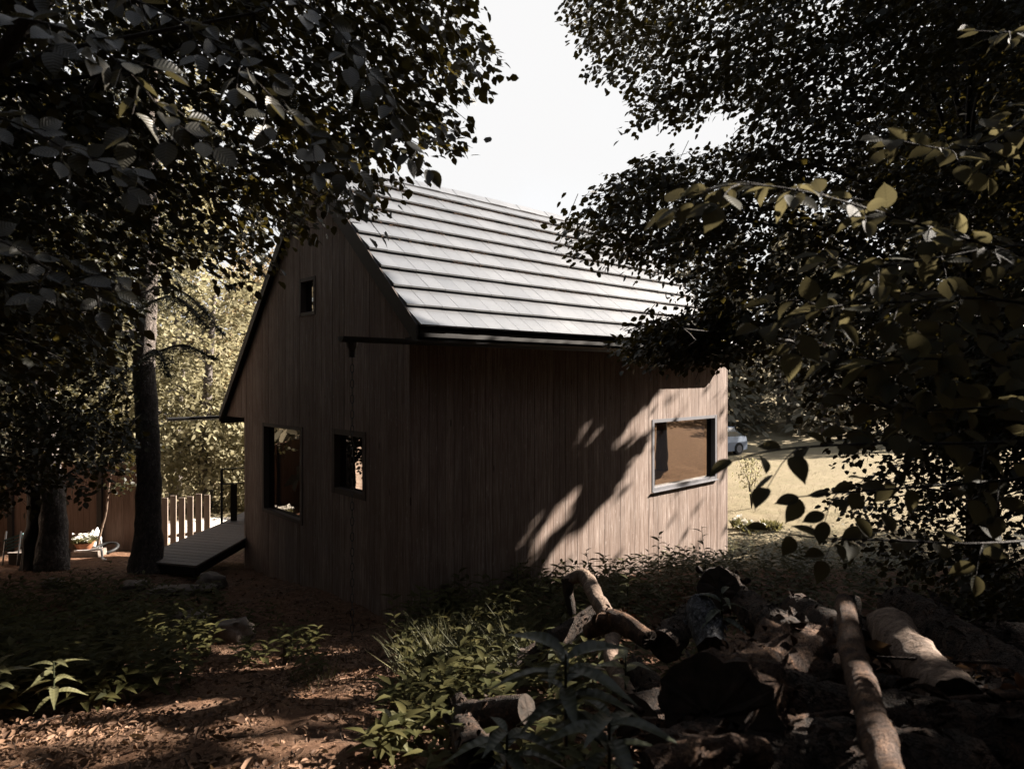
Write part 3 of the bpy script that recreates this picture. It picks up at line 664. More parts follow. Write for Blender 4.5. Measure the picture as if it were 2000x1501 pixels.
# ---- left: spruce trunk by the ramp
b2 = P(287, 1112, 10.2); b2[2] = gz(b2[0], b2[1])
root = thing('spruce_tree', 'tall straight spruce trunk with flared foot beside the plank ramp', 'tree', b2)
tp = trunk_mesh([b2-UP*.25, b2+UP*.12, P(290, 1010, 10.2), P(290, 880, 10.2), P(282, 700, 10.2), P(290, 500, 10.2), P(292, 200, 10.3), P(295, -400, 10.3)], [.33, .25, .18, .165, .15, .135, .12, .05], M['bark_spruce'], root, 18, .14, 2, .18, seg=60)
def spruce_boughs(root, tips, starts, dens, mat, ll=.05, hang=.35):
    mb = MB(); Pq, Dq_, Nq, Lq = [], [], [], []
    for s, e in zip(starts, tips):
        p = smooth_path([s, (s+e)/2+UP*.12*np.linalg.norm(e-s), e], 12); mb.tube(p, np.linspace(.022, .004, 12), 5, False)
        ln = np.linalg.norm(e-s); n = int(dens*ln); t_ = rng.random(n)**.8; base = np.stack([np.interp(t_, np.linspace(0, 1, 12), p[:, k]) for k in range(3)], 1)
        ax = unit(e-s); B = unit(np.cross(ax, UP)); sd_ = rng.choice([-1., 1.], n); w_ = hang*(1.05-t_)*rng.random(n)
        for j in range(4):
            f = rng.random(n); o = base+(B*sd_[:, None]+ax*.5)*(w_*f)[:, None]-UP*(w_*f*.75)[:, None]
            Pq.append(o); Dq_.append(B*sd_[:, None]*.6+ax*.6+rng.normal(0, .7, (n, 3))-UP*.3); Nq.append(rng.normal(0, 1, (n, 3))); Lq.append(rng.uniform(.6, 1.2, n)*ll)
    tag(mb.build('branch', M['twig'], root, True), kind='stuff')
    Pq, Dq_, Nq, Lq = np.vstack(Pq), np.vstack(Dq_), np.vstack(Nq), np.concatenate(Lq); k = ~in_shaft(Pq)
    leaves('foliage', Pq[k], Dq_[k], Nq[k], Lq[k], mat, root, T_NEEDLE, 2.4)
tips = [P(437, 655, 9.2), P(405, 640, 8.9), P(330, 735, 9.0), P(420, 700, 9.6), P(180, 640, 9.2), P(380, 560, 10.2), P(200, 800, 9.3), P(130, 730, 9.0), P(230, 900, 9.2), P(360, 470, 9.4), P(190, 480, 9.3)]
sts = [P(296, 560, 10.2), P(292, 590, 10.2), P(288, 690, 10.2), P(300, 690, 10.2), P(284, 570, 10.2), P(290, 520, 10.2), P(284, 700, 10.2), P(284, 640, 10.2), P(284, 800, 10.2), P(292, 400, 10.2), P(292, 420, 10.2)]
for k in range(46):
    a = rng.uniform(0, 6.28); z = rng.uniform(2.2, 8.5); r = (9.5-z)*.26+.5; s = np.array([-5.57, 10.25, EYE+z]); sts.append(s); tips.append(s+np.array([math.cos(a)*r, math.sin(a)*r, -.25*r]))
spruce_boughs(root, tips, sts, 170, M['needle'], .06, .5)

# ---- right: beech with slim dark trunk
b3 = P(1908, 1150, 7.6); b3[2] = gz(b3[0], b3[1])
root = thing('beech_tree', 'slim dark beech trunk on the right with a dense wide crown of small leaves', 'tree', b3)
tp = trunk_mesh([b3-UP*.2, P(1915, 1000, 7.6), P(1903, 850, 7.6), P(1893, 650, 7.6), P(1885, 500, 7.6), P(1888, 250, 7.6), P(1880, -300, 7.7)], [.19, .13, .11, .085, .075, .07, .03], M['bark_dark'], root, 12, .2, 4, seg=50)
UR1 = [(1115, -260), (2350, -260), (2350, 700), (1980, 560), (1760, 420), (1640, 330), (1480, 250), (1445, 205), (1330, 230), (1245, 235), (1255, 180), (1215, 150), (1165, 95), (1130, 30)]
UR2 = [(1095, 400), (1135, 395), (1190, 340), (1280, 300), (1330, 315), (1420, 270), (1700, 330), (2300, 500), (2350, 760), (1700, 660), (1470, 540), (1370, 545), (1300, 515), (1240, 500), (1170, 480), (1100, 465)]
UR3 = [(1222, 652), (1262, 628), (1300, 640), (1370, 610), (1390, 575), (1330, 570), (1420, 520), (1800, 560), (2300, 650), (2300, 900), (1900, 860), (1620, 760), (1540, 720), (1430, 695), (1290, 695), (1250, 678)]
UR6 = [(1205, 657), (1262, 622), (1330, 600), (1400, 600), (1440, 690), (1260, 686)]
UR5 = [(1600, 690), (1750, 700), (2300, 720), (2300, 1000), (1900, 930), (1760, 900), (1660, 880), (1600, 800)]
UR4 = [(1620, 960), (1700, 900), (1780, 880), (2300, 880), (2300, 1260), (1900, 1200), (1720, 1090), (1640, 1050), (1690, 1000)]
def side_axis(n): return np.stack([rng.normal(-.8, .45, n), rng.normal(.0, .5, n), rng.normal(-.18, .2, n)], 1)
Cs = []; 
for poly, n, y0, y1 in ((UR1, 3900, 5.0, 9.2), (UR2, 1900, 5.2, 8.8), (UR3, 1150, 5.2, 8.4), (UR4, 420, 5.5, 8.0), (UR5, 420, 5.2, 7.6), (UR6, 230, 5.4, 7.2)): Cs.append(px_points(poly, n, y0, y1))
Cn = np.vstack(Cs); A = side_axis(len(Cn)); Cn = Cn-unit(A)*.28
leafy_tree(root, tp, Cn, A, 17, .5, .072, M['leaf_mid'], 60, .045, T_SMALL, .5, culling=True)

# ---- shade trees beyond the right edge of the frame: they throw the shade over the clearing
spots = [(8.2, 9.0, 3.0, 10), (11.2, 10.6, 2.6, 11), (9.0, 4.2, 3.2, 8.5), (6.6, .2, 3.0, 8.0), (13.0, 7.0, 3.4, 10), (3.6, -3.2, 3.2, 8.0), (-2.5, -4.5, 3.6, 8.2), (-7.5, 1.0, 3.0, 8.5), (-8.5, 6.0, 2.8, 8.5),
         (7.8, 11.0, 2.3, 7.6), (11.5, 12.2, 2.6, 9.4), (15.2, 13.2, 3.0, 11.5), (12, 1.0, 3.4, 10), (.5, -7, 4, 9), (16.5, 10.5, 3.2, 12)]
shade_labels = ['shade beech just outside the right edge of the frame', 'shade beech at the meadow edge outside the right of the frame', 'broad beech to the right of the camera', 'beech behind the log pile to the right of the camera', 'tall beech furthest out on the right', 'beech standing behind the camera on the right', 'beech standing behind the camera on the left', 'beech to the left of the camera', 'beech left of the twin-stemmed beech', 'beech behind the slim right-hand trunk', 'beech at the meadow edge behind the slim right-hand trunk', 'tall slim beech at the meadow edge further right', 'tall beech right of the camera further away', 'beech well behind the camera', 'very tall beech at the far right of the clearing']
for i, (x, y, r, h) in enumerate(spots):
    b = GT(x, y); h *= 1.0; root = thing('shade_tree', shade_labels[i], 'tree', b, group='trees around the clearing')
    tp = trunk_mesh([b-UP*.2, b+UP*2, b+[.2, 0, h*.7], b+[.1, .1, h*1.5]], [.24, .17, .13, .04], M['bark_dark'], root, 10, .15, i)
    p, d = crown_pts(b+UP*h*.74+(np.array({9: [-.45, .9, 0], 10: [-.6, 1.3, 0], 11: [-.7, 1.6, 0]}[i]) if i in (9, 10, 11) else 0), (r, r, h*.68), 5000 if i in (9, 10, 11) else 2300 if i != 13 else 1500, -.3 if i not in (9, 10, 11) else -.6, .1)
    k = p[:, 2] > b[2]+(.9 if i < 9 else 4.2); p, d = p[k], d[k]
    xk = (p[:, 0]/np.maximum(p[:, 1], .1)); inside = (p[:, 1] > .3) & (np.abs(xk) < .80)
    pyy = HY-FPX*(p[:, 2]-EYE)/np.maximum(p[:, 1], .1); pxx = CX+FPX*xk
    free = ~inside | ((p[:, 1] > 5) & in_poly(pxx, pyy, [(1420, -900), (2600, -900), (2600, 760), (1760, 420), (1640, 330), (1500, 240)]))
    p, d = p[free], d[free]
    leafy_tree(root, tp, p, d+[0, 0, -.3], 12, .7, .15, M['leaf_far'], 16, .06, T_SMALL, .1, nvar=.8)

# ---- near twigs with large leaves, explicit
def catwig(mb, pts, r0, r1, n=10, k=5):
    p = smooth_path(pts, n); mb.tube(p, np.linspace(r0, r1, n), k, False); return p
def near_bough(root, boughs, ll, face, gap=.055, sub=True, mat='leaf_near', t0=.0, subgap=.13):
    Q, D, N, L = [], [], [], []
    face = unit(np.array(face, float))
    def dress(p, g, a=0., big=1.0):
        seg = np.linalg.norm(np.diff(p, axis=0), axis=1); s = np.concatenate([[0], np.cumsum(seg)]); tot = s[-1]; d0 = a*tot; k = random.randint(0, 1)
        while d0 < tot:
            c = np.array([np.interp(d0, s, p[:, j]) for j in range(3)]); c2 = np.array([np.interp(min(tot, d0+.02), s, p[:, j]) for j in range(3)])
            ax = unit(c2-c) if d0 < tot-.02 else unit(p[-1]-p[-2]); nn = unit(face+rng.normal(0, .38, 3)); b = unit(np.cross(nn, ax))*(1 if k % 2 else -1)
            dv = unit(ax*.65+b*.85-UP*.18+rng.normal(0, .16, 3)); Q.append(c+dv*.008); D.append(dv); N.append(nn); L.append(ll*random.uniform(.72, 1.12)*big)
            d0 += g*random.uniform(.75, 1.25); k += 1
        ax = unit(p[-1]-p[-2]); Q.append(p[-1]); D.append(ax-UP*.15); N.append(unit(face+rng.normal(0, .3, 3))); L.append(ll*big*.95)
    for pts in boughs:
        mb = MB(); pw = [P(*q) for q in pts]; p = catwig(mb, pw, .0055, .0016, 26); dress(p, gap, t0)
        if sub:
            ln = np.linalg.norm(pw[-1]-pw[0])
            for k, f in enumerate(np.arange(.08, .9, subgap/max(ln, .3))):
                i = int(f*25); ax = unit(p[min(i+1, 25)]-p[i]); b = unit(np.cross(face, ax))*(1 if k % 2 else -1)
                d = unit(ax*.75+b*.65+rng.normal(0, .15, 3)); l2 = random.uniform(.10, .24)*(1.1-f*.5)
                dress(catwig(mb, [p[i], p[i]+d*l2*.5, p[i]+d*l2-UP*.03], .0024, .001, 6, 4), gap*.9, .25)
        mb.build('branch', M['twig'], root, True)
    Q, D, N, L = map(np.array, (Q, D, N, L)); k = rng.integers(0, 3, len(Q))
    for j in range(3): leaves('foliage', Q[k == j], D[k == j], N[k == j], L[k == j], M[mat], root, T_BEECHES[j], rng.uniform(.8, 1.12, (k == j).sum()), True)
bs = GT(2.9, 1.9)
sap = thing('beech_sapling', 'near beech sapling whose big backlit leaves reach in from the right edge', 'tree', bs)
trunk_mesh([bs-UP*.1, bs+UP*1.2, bs+[.05, .1, 2.6], bs+[-.1, .2, 4.0]], [.05, .04, .03, .015], M['bark_dark'], sap, 10, .1, 7)
S_ = (2150, 430, 2.1)
near_bough(sap, [
    [(2200, 560, 2.2), (1900, 470, 2.0), (1720, 415, 1.85), (1560, 372, 1.75), (1420, 362, 1.7), (1330, 400, 1.7)],
    [(2250, 640, 2.2), (1950, 585, 2.0), (1750, 590, 1.9), (1620, 600, 1.85), (1480, 640, 1.8)],
    [(2250, 500, 2.3), (2000, 480, 2.1), (1850, 500, 2.0), (1700, 520, 1.9), (1600, 500, 1.9)],
    [(2250, 740, 2.2), (2000, 720, 1.9), (1820, 700, 1.8), (1680, 715, 1.75)],
    [(2250, 250, 2.4), (2050, 220, 2.2), (1900, 290, 2.1), (1720, 270, 2.0)],
], .082, (-.22, -.55, .80), .05, True)
near_bough(sap, [
    [(2250, 850, 2.0), (1960, 864, 1.75), (1700, 866, 1.65), (1520, 878, 1.6), (1430, 900, 1.58)],
    [(2250, 900, 2.1), (1980, 935, 1.9), (1800, 950, 1.85), (1640, 962, 1.8), (1560, 970, 1.8)],
    [(2250, 1030, 2.2), (1950, 1060, 2.0), (1750, 1055, 1.9), (1600, 1050, 1.85), (1500, 1035, 1.85)],
], .072, (-.1, -.5, .85), .075, True, subgap=.3)
near_bough(sap, [
    [(2250, 100, 2.5), (2050, 70, 2.3), (1900, 60, 2.2)],
    [(2250, 780, 2.2), (2000, 790, 1.9), (1820, 800, 1.8), (1650, 780, 1.75)],
    [(2250, 680, 2.3), (2050, 670, 2.0), (1900, 650, 1.9), (1760, 680, 1.8)],
], .078, (-.15, -.6, .75), .055, True)
bl = GT(-2.8, 1.5)
sap2 = thing('beech_sapling', 'near beech sapling with drooping grey-sheened leaves in the upper left', 'tree', bl)
trunk_mesh([bl-UP*.1, bl+UP*1.2, bl+[.05, .1, 2.6], bl+[.1, .2, 4.2]], [.05, .04, .03, .015], M['bark_dark'], sap2, 10, .1, 8)
near_bough(sap2, [
    [(-200, 20, 2.2), (60, 40, 2.0), (180, 85, 1.95), (260, 150, 1.9), (330, 230, 1.85), (420, 290, 1.85)],
    [(-150, -80, 2.4), (200, -20, 2.3), (380, 60, 2.2), (480, 140, 2.1), (560, 220, 2.1), (640, 300, 2.1), (690, 380, 2.1)],
    [(-200, 200, 2.3), (0, 230, 2.2), (150, 300, 2.1), (260, 330, 2.1)],
    [(100, -120, 2.7), (400, -60, 2.6), (600, 10, 2.5), (700, 110, 2.5), (770, 220, 2.5), (800, 310, 2.5)],
    [(-200, 420, 2.4), (0, 470, 2.3), (120, 540, 2.2), (230, 570, 2.2)],
], .085, (.35, -.55, .75), .055, True, 'leaf_sheen')

# ---- sunlit trees behind the cabin on the left
def round_tree(name, label, x, y, blobs, n, ll, mat, trunk_h, K=16, grp=None, Ls=.8):
    b = GT(x, y); root = thing(name, label, 'tree', b, group=grp)
    tp = trunk_mesh([b-UP*.2, b+UP*trunk_h*.4, b+[.2, .1, trunk_h]], [.2, .13, .05], M['bark'], root, 9, .12, int(x*3) % 17, seg=14)
    ps, ds = [], []
    tot = sum(q[3]*q[4] for q in blobs)
    for (dx, dy, dz, r, h) in blobs:
        p, d = crown_pts(b+np.array([dx, dy, dz]), (r, r, h), int(n*r*h/tot), -.25, .45); ps.append(p); ds.append(d)
    p, d = np.vstack(ps), np.vstack(ds); k = p[:, 2] > b[2]+.25; p, d = p[k], d[k]
    leafy_tree(root, tp, p-d*Ls*.4, d+[0, 0, -.1], K, Ls, ll, mat, 24, .05, T_SMALL, .15, nvar=.7, culling=False)
BG = 'sunlit trees behind the cabin'
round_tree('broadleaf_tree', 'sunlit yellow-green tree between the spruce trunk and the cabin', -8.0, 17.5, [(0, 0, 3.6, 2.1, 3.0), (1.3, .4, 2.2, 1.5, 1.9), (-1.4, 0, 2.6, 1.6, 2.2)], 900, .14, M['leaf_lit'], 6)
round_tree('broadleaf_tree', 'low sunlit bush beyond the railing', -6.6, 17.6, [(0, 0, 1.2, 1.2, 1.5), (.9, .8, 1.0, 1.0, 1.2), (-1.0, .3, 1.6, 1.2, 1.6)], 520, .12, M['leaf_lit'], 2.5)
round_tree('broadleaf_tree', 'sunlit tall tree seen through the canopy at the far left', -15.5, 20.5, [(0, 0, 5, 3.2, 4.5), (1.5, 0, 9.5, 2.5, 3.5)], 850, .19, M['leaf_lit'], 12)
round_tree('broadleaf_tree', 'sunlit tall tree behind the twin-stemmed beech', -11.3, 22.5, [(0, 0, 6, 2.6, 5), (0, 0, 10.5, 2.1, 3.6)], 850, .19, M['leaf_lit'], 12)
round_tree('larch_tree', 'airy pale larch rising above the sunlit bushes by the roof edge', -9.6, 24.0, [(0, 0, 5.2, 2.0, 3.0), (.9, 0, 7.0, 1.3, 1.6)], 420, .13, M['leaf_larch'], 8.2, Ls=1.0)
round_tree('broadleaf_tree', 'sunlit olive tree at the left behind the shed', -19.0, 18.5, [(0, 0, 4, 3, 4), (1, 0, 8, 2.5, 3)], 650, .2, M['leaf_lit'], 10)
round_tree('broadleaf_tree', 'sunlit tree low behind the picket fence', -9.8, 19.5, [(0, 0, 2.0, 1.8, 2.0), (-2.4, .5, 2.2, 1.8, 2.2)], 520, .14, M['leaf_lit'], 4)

# ---- forest edge across the meadow
def conifer_proto(h, r, n):
    root = thing('forest_tree', 'grey-green tree in the forest edge beyond the sunlit meadow', 'tree', (0, 0, 0), group='trees of the forest edge')
    m = MB(); m.tube([(0, 0, -.3), (0, 0, h*.5), (0, 0, h*.97)], [r*.08, r*.06, .02], 6); m.build('trunk', M['bark_spruce'], root)
    z = rng.random(n)**1.25*.97*h; a = rng.uniform(0, 6.283, n); lay = .75+.25*np.cos(z/h*70); rr = r*(1-z/h)**.8*lay*(.35+.65*rng.random(n)**.5)+.1
    q = np.stack([np.cos(a)*rr, np.sin(a)*rr, z+.05*h-.12*rr], 1); D = np.stack([np.cos(a), np.sin(a), np.full(n, -.45)], 1)+rng.normal(0, .35, (n, 3))
    leaves('foliage', q, D, np.array([0, 0, 1.])+rng.normal(0, .6, (n, 3)), rng.uniform(.35, .8, n), M['forest'], root, T_SMALL, .6); return root
def copy_thing(root, loc, rz, sc=1.0):
    r = root.copy(); col.objects.link(r); r.location = [float(c) for c in loc]; r.rotation_euler = (0, 0, rz); r.scale = (sc, sc, sc)
    for ch_ in list(root.children):
        c = ch_.copy(); col.objects.link(c); c.parent = r
    return r
protos = [conifer_proto(13, 2.6, 1500), conifer_proto(10, 2.9, 1400), conifer_proto(16, 2.8, 1700)]
fs = []
for k in range(16): fs.append((5+k*2.5+rng.normal(0, .5), 40+rng.uniform(0, 5)))
for k in range(14): fs.append((-4+k*3.6+rng.normal(0, .7), 49+rng.uniform(0, 6)))
for k in range(12): fs.append((0+k*4.4+rng.normal(0, .7), 60+rng.uniform(0, 8)))
for k in range(10): fs.append((47+rng.uniform(0, 8), 2+k*4.0))
for k in range(10): fs.append((-40+k*3.2, 42+rng.uniform(0, 10)))
ring = []
for k in range(16): a = R(-150+k*9.5); ring.append((math.cos(a)*13+rng.normal(0, .6), math.sin(a)*11-2+rng.normal(0, .6)))
for k in range(20): a = R(-185+k*9.8); ring.append((math.cos(a)*19+rng.normal(0, 1), math.sin(a)*16-2+rng.normal(0, 1)))
ring += [(24.5, 7), (26, 10.5), (28, 13), (31, 9), (29, 5), (47, 22), (48, 16), (-13.5, 5.5), (-14, 9.5), (-13, 13), (-16.5, 8), (-16, 12), (17, 3), (20, 6), (16, -2), (22, 1), (27, 2)]
for k, (x, y) in enumerate(fs):
    pr = protos[k % 3]; loc = GT(x, y); sc = rng.uniform(.75, 1.1)*(.62 if -8 < x < 14 and y > 46 else 1)
    if k < 3: pr.location = [float(c) for c in loc]; pr.scale = (sc, sc, sc)
    else: copy_thing(pr, loc, rng.uniform(0, 6.28), sc)
for k, (x, y) in enumerate(ring):
    c = copy_thing(protos[(0, 2)[k % 2]], GT(x, y), rng.uniform(0, 6.28), rng.uniform(.95, 1.25) if not (24 < x < 35) else .85); tag(c, 'dark spruce in the wood around the clearing, outside the frame', 'tree', 'spruces around the clearing')

# ------------------------------------------------------------------ left yard: shed, fence, small things
def at(px, Y, dz=0): q = P(px, HY, Y); q[2] = gz(q[0], q[1])+dz; return q
bf = thing('board_fence', 'tall brown fence of upright boards behind the twin trunk and the flowers', 'fence', at(150, 13.0))
sa, sb_ = at(-260, 13.0), at(300, 13.1); sdx = unit((sb_-sa)*[1, 1, 0]); sno = np.cross(sdx, UP); sno = sno if sno[1] < 0 else -sno; sl = np.linalg.norm((sb_-sa)[:2])
z0 = min(sa[2], sb_[2])-.3; m = MB()
for k in range(int(sl/.11)):
    m.box(np.array([sa[0], sa[1], z0])+sdx*k*.11, sdx*.106, sno*(.02+random.uniform(0, .004)), UP*(2.0+random.uniform(-.01, .01)))
m.box(np.array([sa[0], sa[1], z0])-sno*.02, sdx*sl, sno*.018, UP*1.9)
m.build('board_panel', M['shed'], bf)
for f in (.15, .5, .81):
    m = MB(); m.box(np.array([sa[0], sa[1], z0])+sdx*sl*f+sno*.03, sdx*.09, sno*.07, UP*1.98); m.build('post', M['timber_dark'], bf)
fence = thing('picket_fence', 'short pale picket fence between the spruce trunk and the ramp', 'fence', at(350, 13.0))
for k in range(6):
    q = at(322+k*16.5, 13.0+k*.12); m = MB(); m.cbox(q+UP*.48, (1, 0, 0), (0, 1, 0), UP, .058, .012, .55+.03*math.sin(k*2)); m.build('picket', M['picket'], fence)
for dz in (.22, .78):
    a, b = at(318, 13.03, dz), at(408, 13.65, dz); m = MB(); m.box(a, b-a, (0, .03, 0), UP*.06); m.build('rail', M['picket'], fence)
# low planter
q = at(78, 11.2); pl = thing('planter_box', 'low dark timber planter box in front of the twin beech trunk', 'planter', q)
hw, hd, hh, tk = .40, .16, .21, .025
for nm, c, a, b in (('front_panel', (0, -hd, hh/2), hw, tk), ('back_panel', (0, hd, hh/2), hw, tk)):
    m = MB(); m.cbox(q+np.array(c), (1, 0, 0), (0, 1, 0), UP, a, b/2, hh/2); m.build(nm, M['timber_dark'], pl)
for s in (-1, 1):
    m = MB(); m.cbox(q+np.array([s*(hw-.012), 0, hh/2]), (1, 0, 0), (0, 1, 0), UP, .012, hd-.014, hh/2-.004); m.build('side_panel', M['timber_dark'], pl)
m = MB(); m.box(q+[-hw-.01, -hd-.03, hh+.001], (2*hw+.02, 0, 0), (0, .05, 0), UP*.012); m.build('top_edge', M['deck'], pl)
m = MB(); m.cbox(q+UP*.07, (1, 0, 0), (0, 1, 0), UP, hw-.03, hd-.03, .06); m.build('soil', M['fascia'], pl)
# kerb slab, pot with flowers, ring, hose
q = at(172, 12.0); sb = thing('stone_slab', 'pale flat stone slab beneath the flower pot', 'slab', q)
m = MB(); m.hexa([q+[-.25, -.12, 0], q+[.24, -.1, 0], q+[.26, .14, 0], q+[-.22, .12, 0]], [q+[-.24, -.11, .10], q+[.23, -.09, .11], q+[.25, .13, .12], q+[-.21, .11, .10]]); m.build('slab', M['stone'], sb)
q = at(165, 12.0, .11); pot = thing('flower_pot', 'terracotta bowl of small white flowers by the shed wall', 'flower pot', q)
m = MB(); prof = [(.09, 0), (.13, .06), (.16, .12), (.17, .14), (.155, .145), (.14, .11)]
for (r0, h0), (r1, h1) in zip(prof[:-1], prof[1:]): m.tube([q+UP*h0, q+UP*h1], [r0, r1], 18, False)
m.build('bowl', M['terracotta'], pot, True)
n = 150; a = rng.uniform(0, 6.28, n); rr = .15*rng.random(n)**.5; pp = q+np.stack([np.cos(a)*rr, np.sin(a)*rr, .12+.05*rng.random(n)], 1)
leaves('plant', pp, np.stack([np.cos(a), np.sin(a), rng.uniform(.3, 1.6, n)], 1), rng.normal(0, 1, (n, 3)), .09, M['herb_pale'], pot, T_SMALL)
n = 42; a = rng.uniform(0, 6.28, n); rr = .2*rng.random(n)**.5; c = q+np.stack([np.cos(a)*rr, np.sin(a)*rr, .18+.13*rng.random(n)], 1)
for q_ in c: leaves('flower', np.repeat(q_[None], 6, 0), rng.normal(0, 1, (6, 3)), rng.normal(0, 1, (6, 3)), .032, M['petal'], pot, T_SMALL, 1.3)
q = at(207, 12.3, .02); rg = MB(); rg.tube([q+np.array([.19*math.cos(k/20*2*math.pi), .19*math.sin(k/20*2*math.pi), .03+.10*(.5+.5*math.sin(k/20*2*math.pi))]) for k in range(21)], .028, 8, False)
tag(rg.build('rubber_ring', M['rubber'], None, True), 'black rubber ring leaning on the ground beside the flower pot', 'ring')
hs = MB(); hs.tube(smooth_path([at(146, 11.8, .12), at(170, 11.75, .15), at(192, 11.75, .18), at(198, 11.72, .16), at(200, 11.7, .03), at(206, 11.6, .02)], 22), .018, 8)
tag(hs.build('water_pipe', M['white'], None, True), 'white bent pipe lying along the stone slab', 'pipe')
wb = thing('white_bag', 'crumpled white bag leaning on the shed behind the flowers', 'bag', at(180, 12.6))
q = at(180, 12.6); m = MB(); m.tube([q, q+[.02, 0, .1], q+[.04, .02, .28], q+[.07, .05, .46]], [.10, .13, .09, .01], 10, True, .5, 6, 3); m.build('bag', M['white'], wb, True)
sp_ = thing('young_sapling', 'thin pale leaning sapling stem in front of the shed', 'sapling', at(188, 12.5))
m = MB(); m.tube(smooth_path([at(188, 12.5), P(196, 1040, 12.5), P(207, 1000, 12.5), P(214, 940, 12.5), P(228, 880, 12.5)], 16), np.linspace(.028, .012, 16), 7); m.build('trunk', M['log_pale'], sp_, True)
Cn = px_points([(190, 870), (300, 860), (260, 960), (210, 950)], 30, 12.0, 12.8); A = rng.normal(0, 1, (30, 3))*[1, 1, .4]
q_, D_, N_, L_v, tw_ = sprays(Cn, A, 12, .4, .09); leaves('foliage', q_, D_, N_, L_v, M['leaf_mid'], sp_)
dc = thing('folding_chair', 'teal slatted garden chair tipped over at the left edge', 'chair', at(22, 11.0))
q = at(24, 11.0)
for k in range(4):
    m = MB(); o = q+np.array([-.14, 0, .22+k*.055]); m.box(o, (.28, .05, .10), (.0, .03, 0), (-.01, 0, .03)); m.build('slat', M['teal'], dc)
for s in (-.12, .12):
    m = MB(); m.tube([q+[s-.02, -.03, 0], q+[s, .03, .55]], .012, 6); m.build('leg', M['metal'], dc)

# rocks
def rock(px, py, Y, sx, sy, sz, seed, label, sink=.35, cat='rock'):
    c = P(px, py, Y); c[2] = gz(c[0], c[1])+sz*(1-sink)
    m = MB(); nu, nv = 20, 12; vs = []
    for i in range(nv+1):
        for j in range(nu):
            a = 2*math.pi*j/nu; b = math.pi*i/nv; d = np.array([math.cos(a)*math.sin(b), math.sin(a)*math.sin(b), math.cos(b)])
            k = 1+.35*mnoise.noise(Vector(d*1.3)+Vector((seed, 0, 0)))+.16*mnoise.noise(Vector(d*3.6)+Vector((seed, 5, 0)))+.07*mnoise.noise(Vector(d*9)+Vector((seed, 9, 0)))
            dd = np.sign(d)*np.abs(d)**.8
            vs.append(c+dd*k*np.array([sx, sy, sz]))
    f = [(i*nu+j, (i+1)*nu+j, (i+1)*nu+(j+1) % nu, i*nu+(j+1) % nu) for i in range(nv) for j in range(nu)]
    m.add(vs, f); return tag(m.build('rock', M['stone'], None, True), label, cat)
rock(362, 1255, 6.6, .19, .16, .15, 1, 'rounded brown stone on the dirt path, left of the pale one')
rock(452, 1268, 6.3, .19, .13, .13, 5, 'pale stone lying on the dirt path left of centre')
rock(412, 1112, 9.6, .22, .14, .13, 9, 'reddish flat stone beneath the lower end of the ramp')
for k, (px, py, Y, s) in enumerate([(262, 1142, 9.3, .17), (320, 1148, 9.1, .2), (362, 1143, 9.15, .16), (395, 1130, 9.3, .2), (104, 1150, 9.2, .14)]):
    rock(px, py, Y, s, s*.7, .065, 20+k*3, ['flat edging stone left of the spruce foot', 'longest flat edging stone before the spruce', 'small flat edging stone before the ramp', 'broad edging stone by the ramp corner', 'pale pebble in front of the planter box'][k], .3)

# ------------------------------------------------------------------ log pile and branches
def log(pts, rads, bark, label, name='log', cut=True, rough=.22, n=14, seed=0, cat='log', seg=None):
    pw = [P(*q) for q in pts]; seg = seg or max(10, int(sum(np.linalg.norm(pw[i+1]-pw[i]) for i in range(len(pw)-1))/.035)); seg = min(int(seg*1.6), 90)
    p = smooth_path(pw, seg); r = np.interp(np.linspace(0, 1, seg), np.linspace(0, 1, len(rads)), rads)
    root = thing(name, label, cat, p.mean(0)-UP*max(rads))
    n = int(n*1.6) if max(rads) > .03 else n; m = MB(); vs = m.tube(p, r, n, not cut, rough, 5.0/max(.04, max(rads))*.06, seed, fine=.5 if max(rads) > .03 else 0); m.build('bark', M[bark], root, True)
    if max(rads) > .045 and bark != 'log_pale':
        nf = int(140*np.sum(np.linalg.norm(np.diff(p, axis=0), axis=1))*np.mean(r)/.08); vs_ = np.array(vs).reshape(seg, n, 3); ii = rng.integers(1, seg-1, nf); kk = rng.integers(0, n, nf)
        q = vs_[ii, kk]; nr_ = unit(q-p[ii]); ax_ = unit(p[ii+1]-p[ii-1]); lf_ = leaves('bark_flake', q+nr_*.001, ax_*rng.choice([-1, 1], (nf, 1))+rng.normal(0, .3, (nf, 3))+nr_*rng.uniform(0, .35, (nf, 1)), nr_+rng.normal(0, .25, (nf, 3)), np.exp(rng.normal(-3.5, .45, nf)), M[bark], root, T_LITTER, rng.uniform(.35, .9, nf)); tag(lf_, kind='stuff')
    if cut:
        for ring, e in ((vs[:n], p[0]), (vs[-n:], p[-1])):
            q = MB(); ring = np.array(ring); dirv = unit(p[1]-p[0])*(-1 if e is p[0] else 1)
            inn = e+(ring-e)*.55+dirv*rng.normal(0, .004, (n, 1)); q.add(list(ring)+list(inn)+[e+dirv*.003], [(k, (k+1) % n, n+(k+1) % n, n+k) for k in range(n)]+[(n+k, n+(k+1) % n, 2*n) for k in range(n)]); q.build('cut_end', M['cut'], root)
    return root
log([(1385, 1400, 1.75), (1500, 1345, 2.2), (1640, 1290, 2.8)], [.165, .165, .15], 'log_rot', 'thickest rotten log with its black cut end facing out, right of centre', seed=1, n=26, rough=.5)
log([(1650, 1175, 2.7), (1668, 1280, 2.1), (1700, 1390, 1.65), (1745, 1540, 1.3)], [.035, .04, .037, .034], 'log_rot', 'slim orange-brown rotten pole leaning down across the pile', 'branch', seed=2, cat='branch')
log([(1735, 1225, 3.0), (1800, 1300, 2.5), (1868, 1372, 2.15)], [.085, .085, .075], 'log_pale', 'pale barkless log lit by the sun at the right', seed=3, n=16, rough=.24)
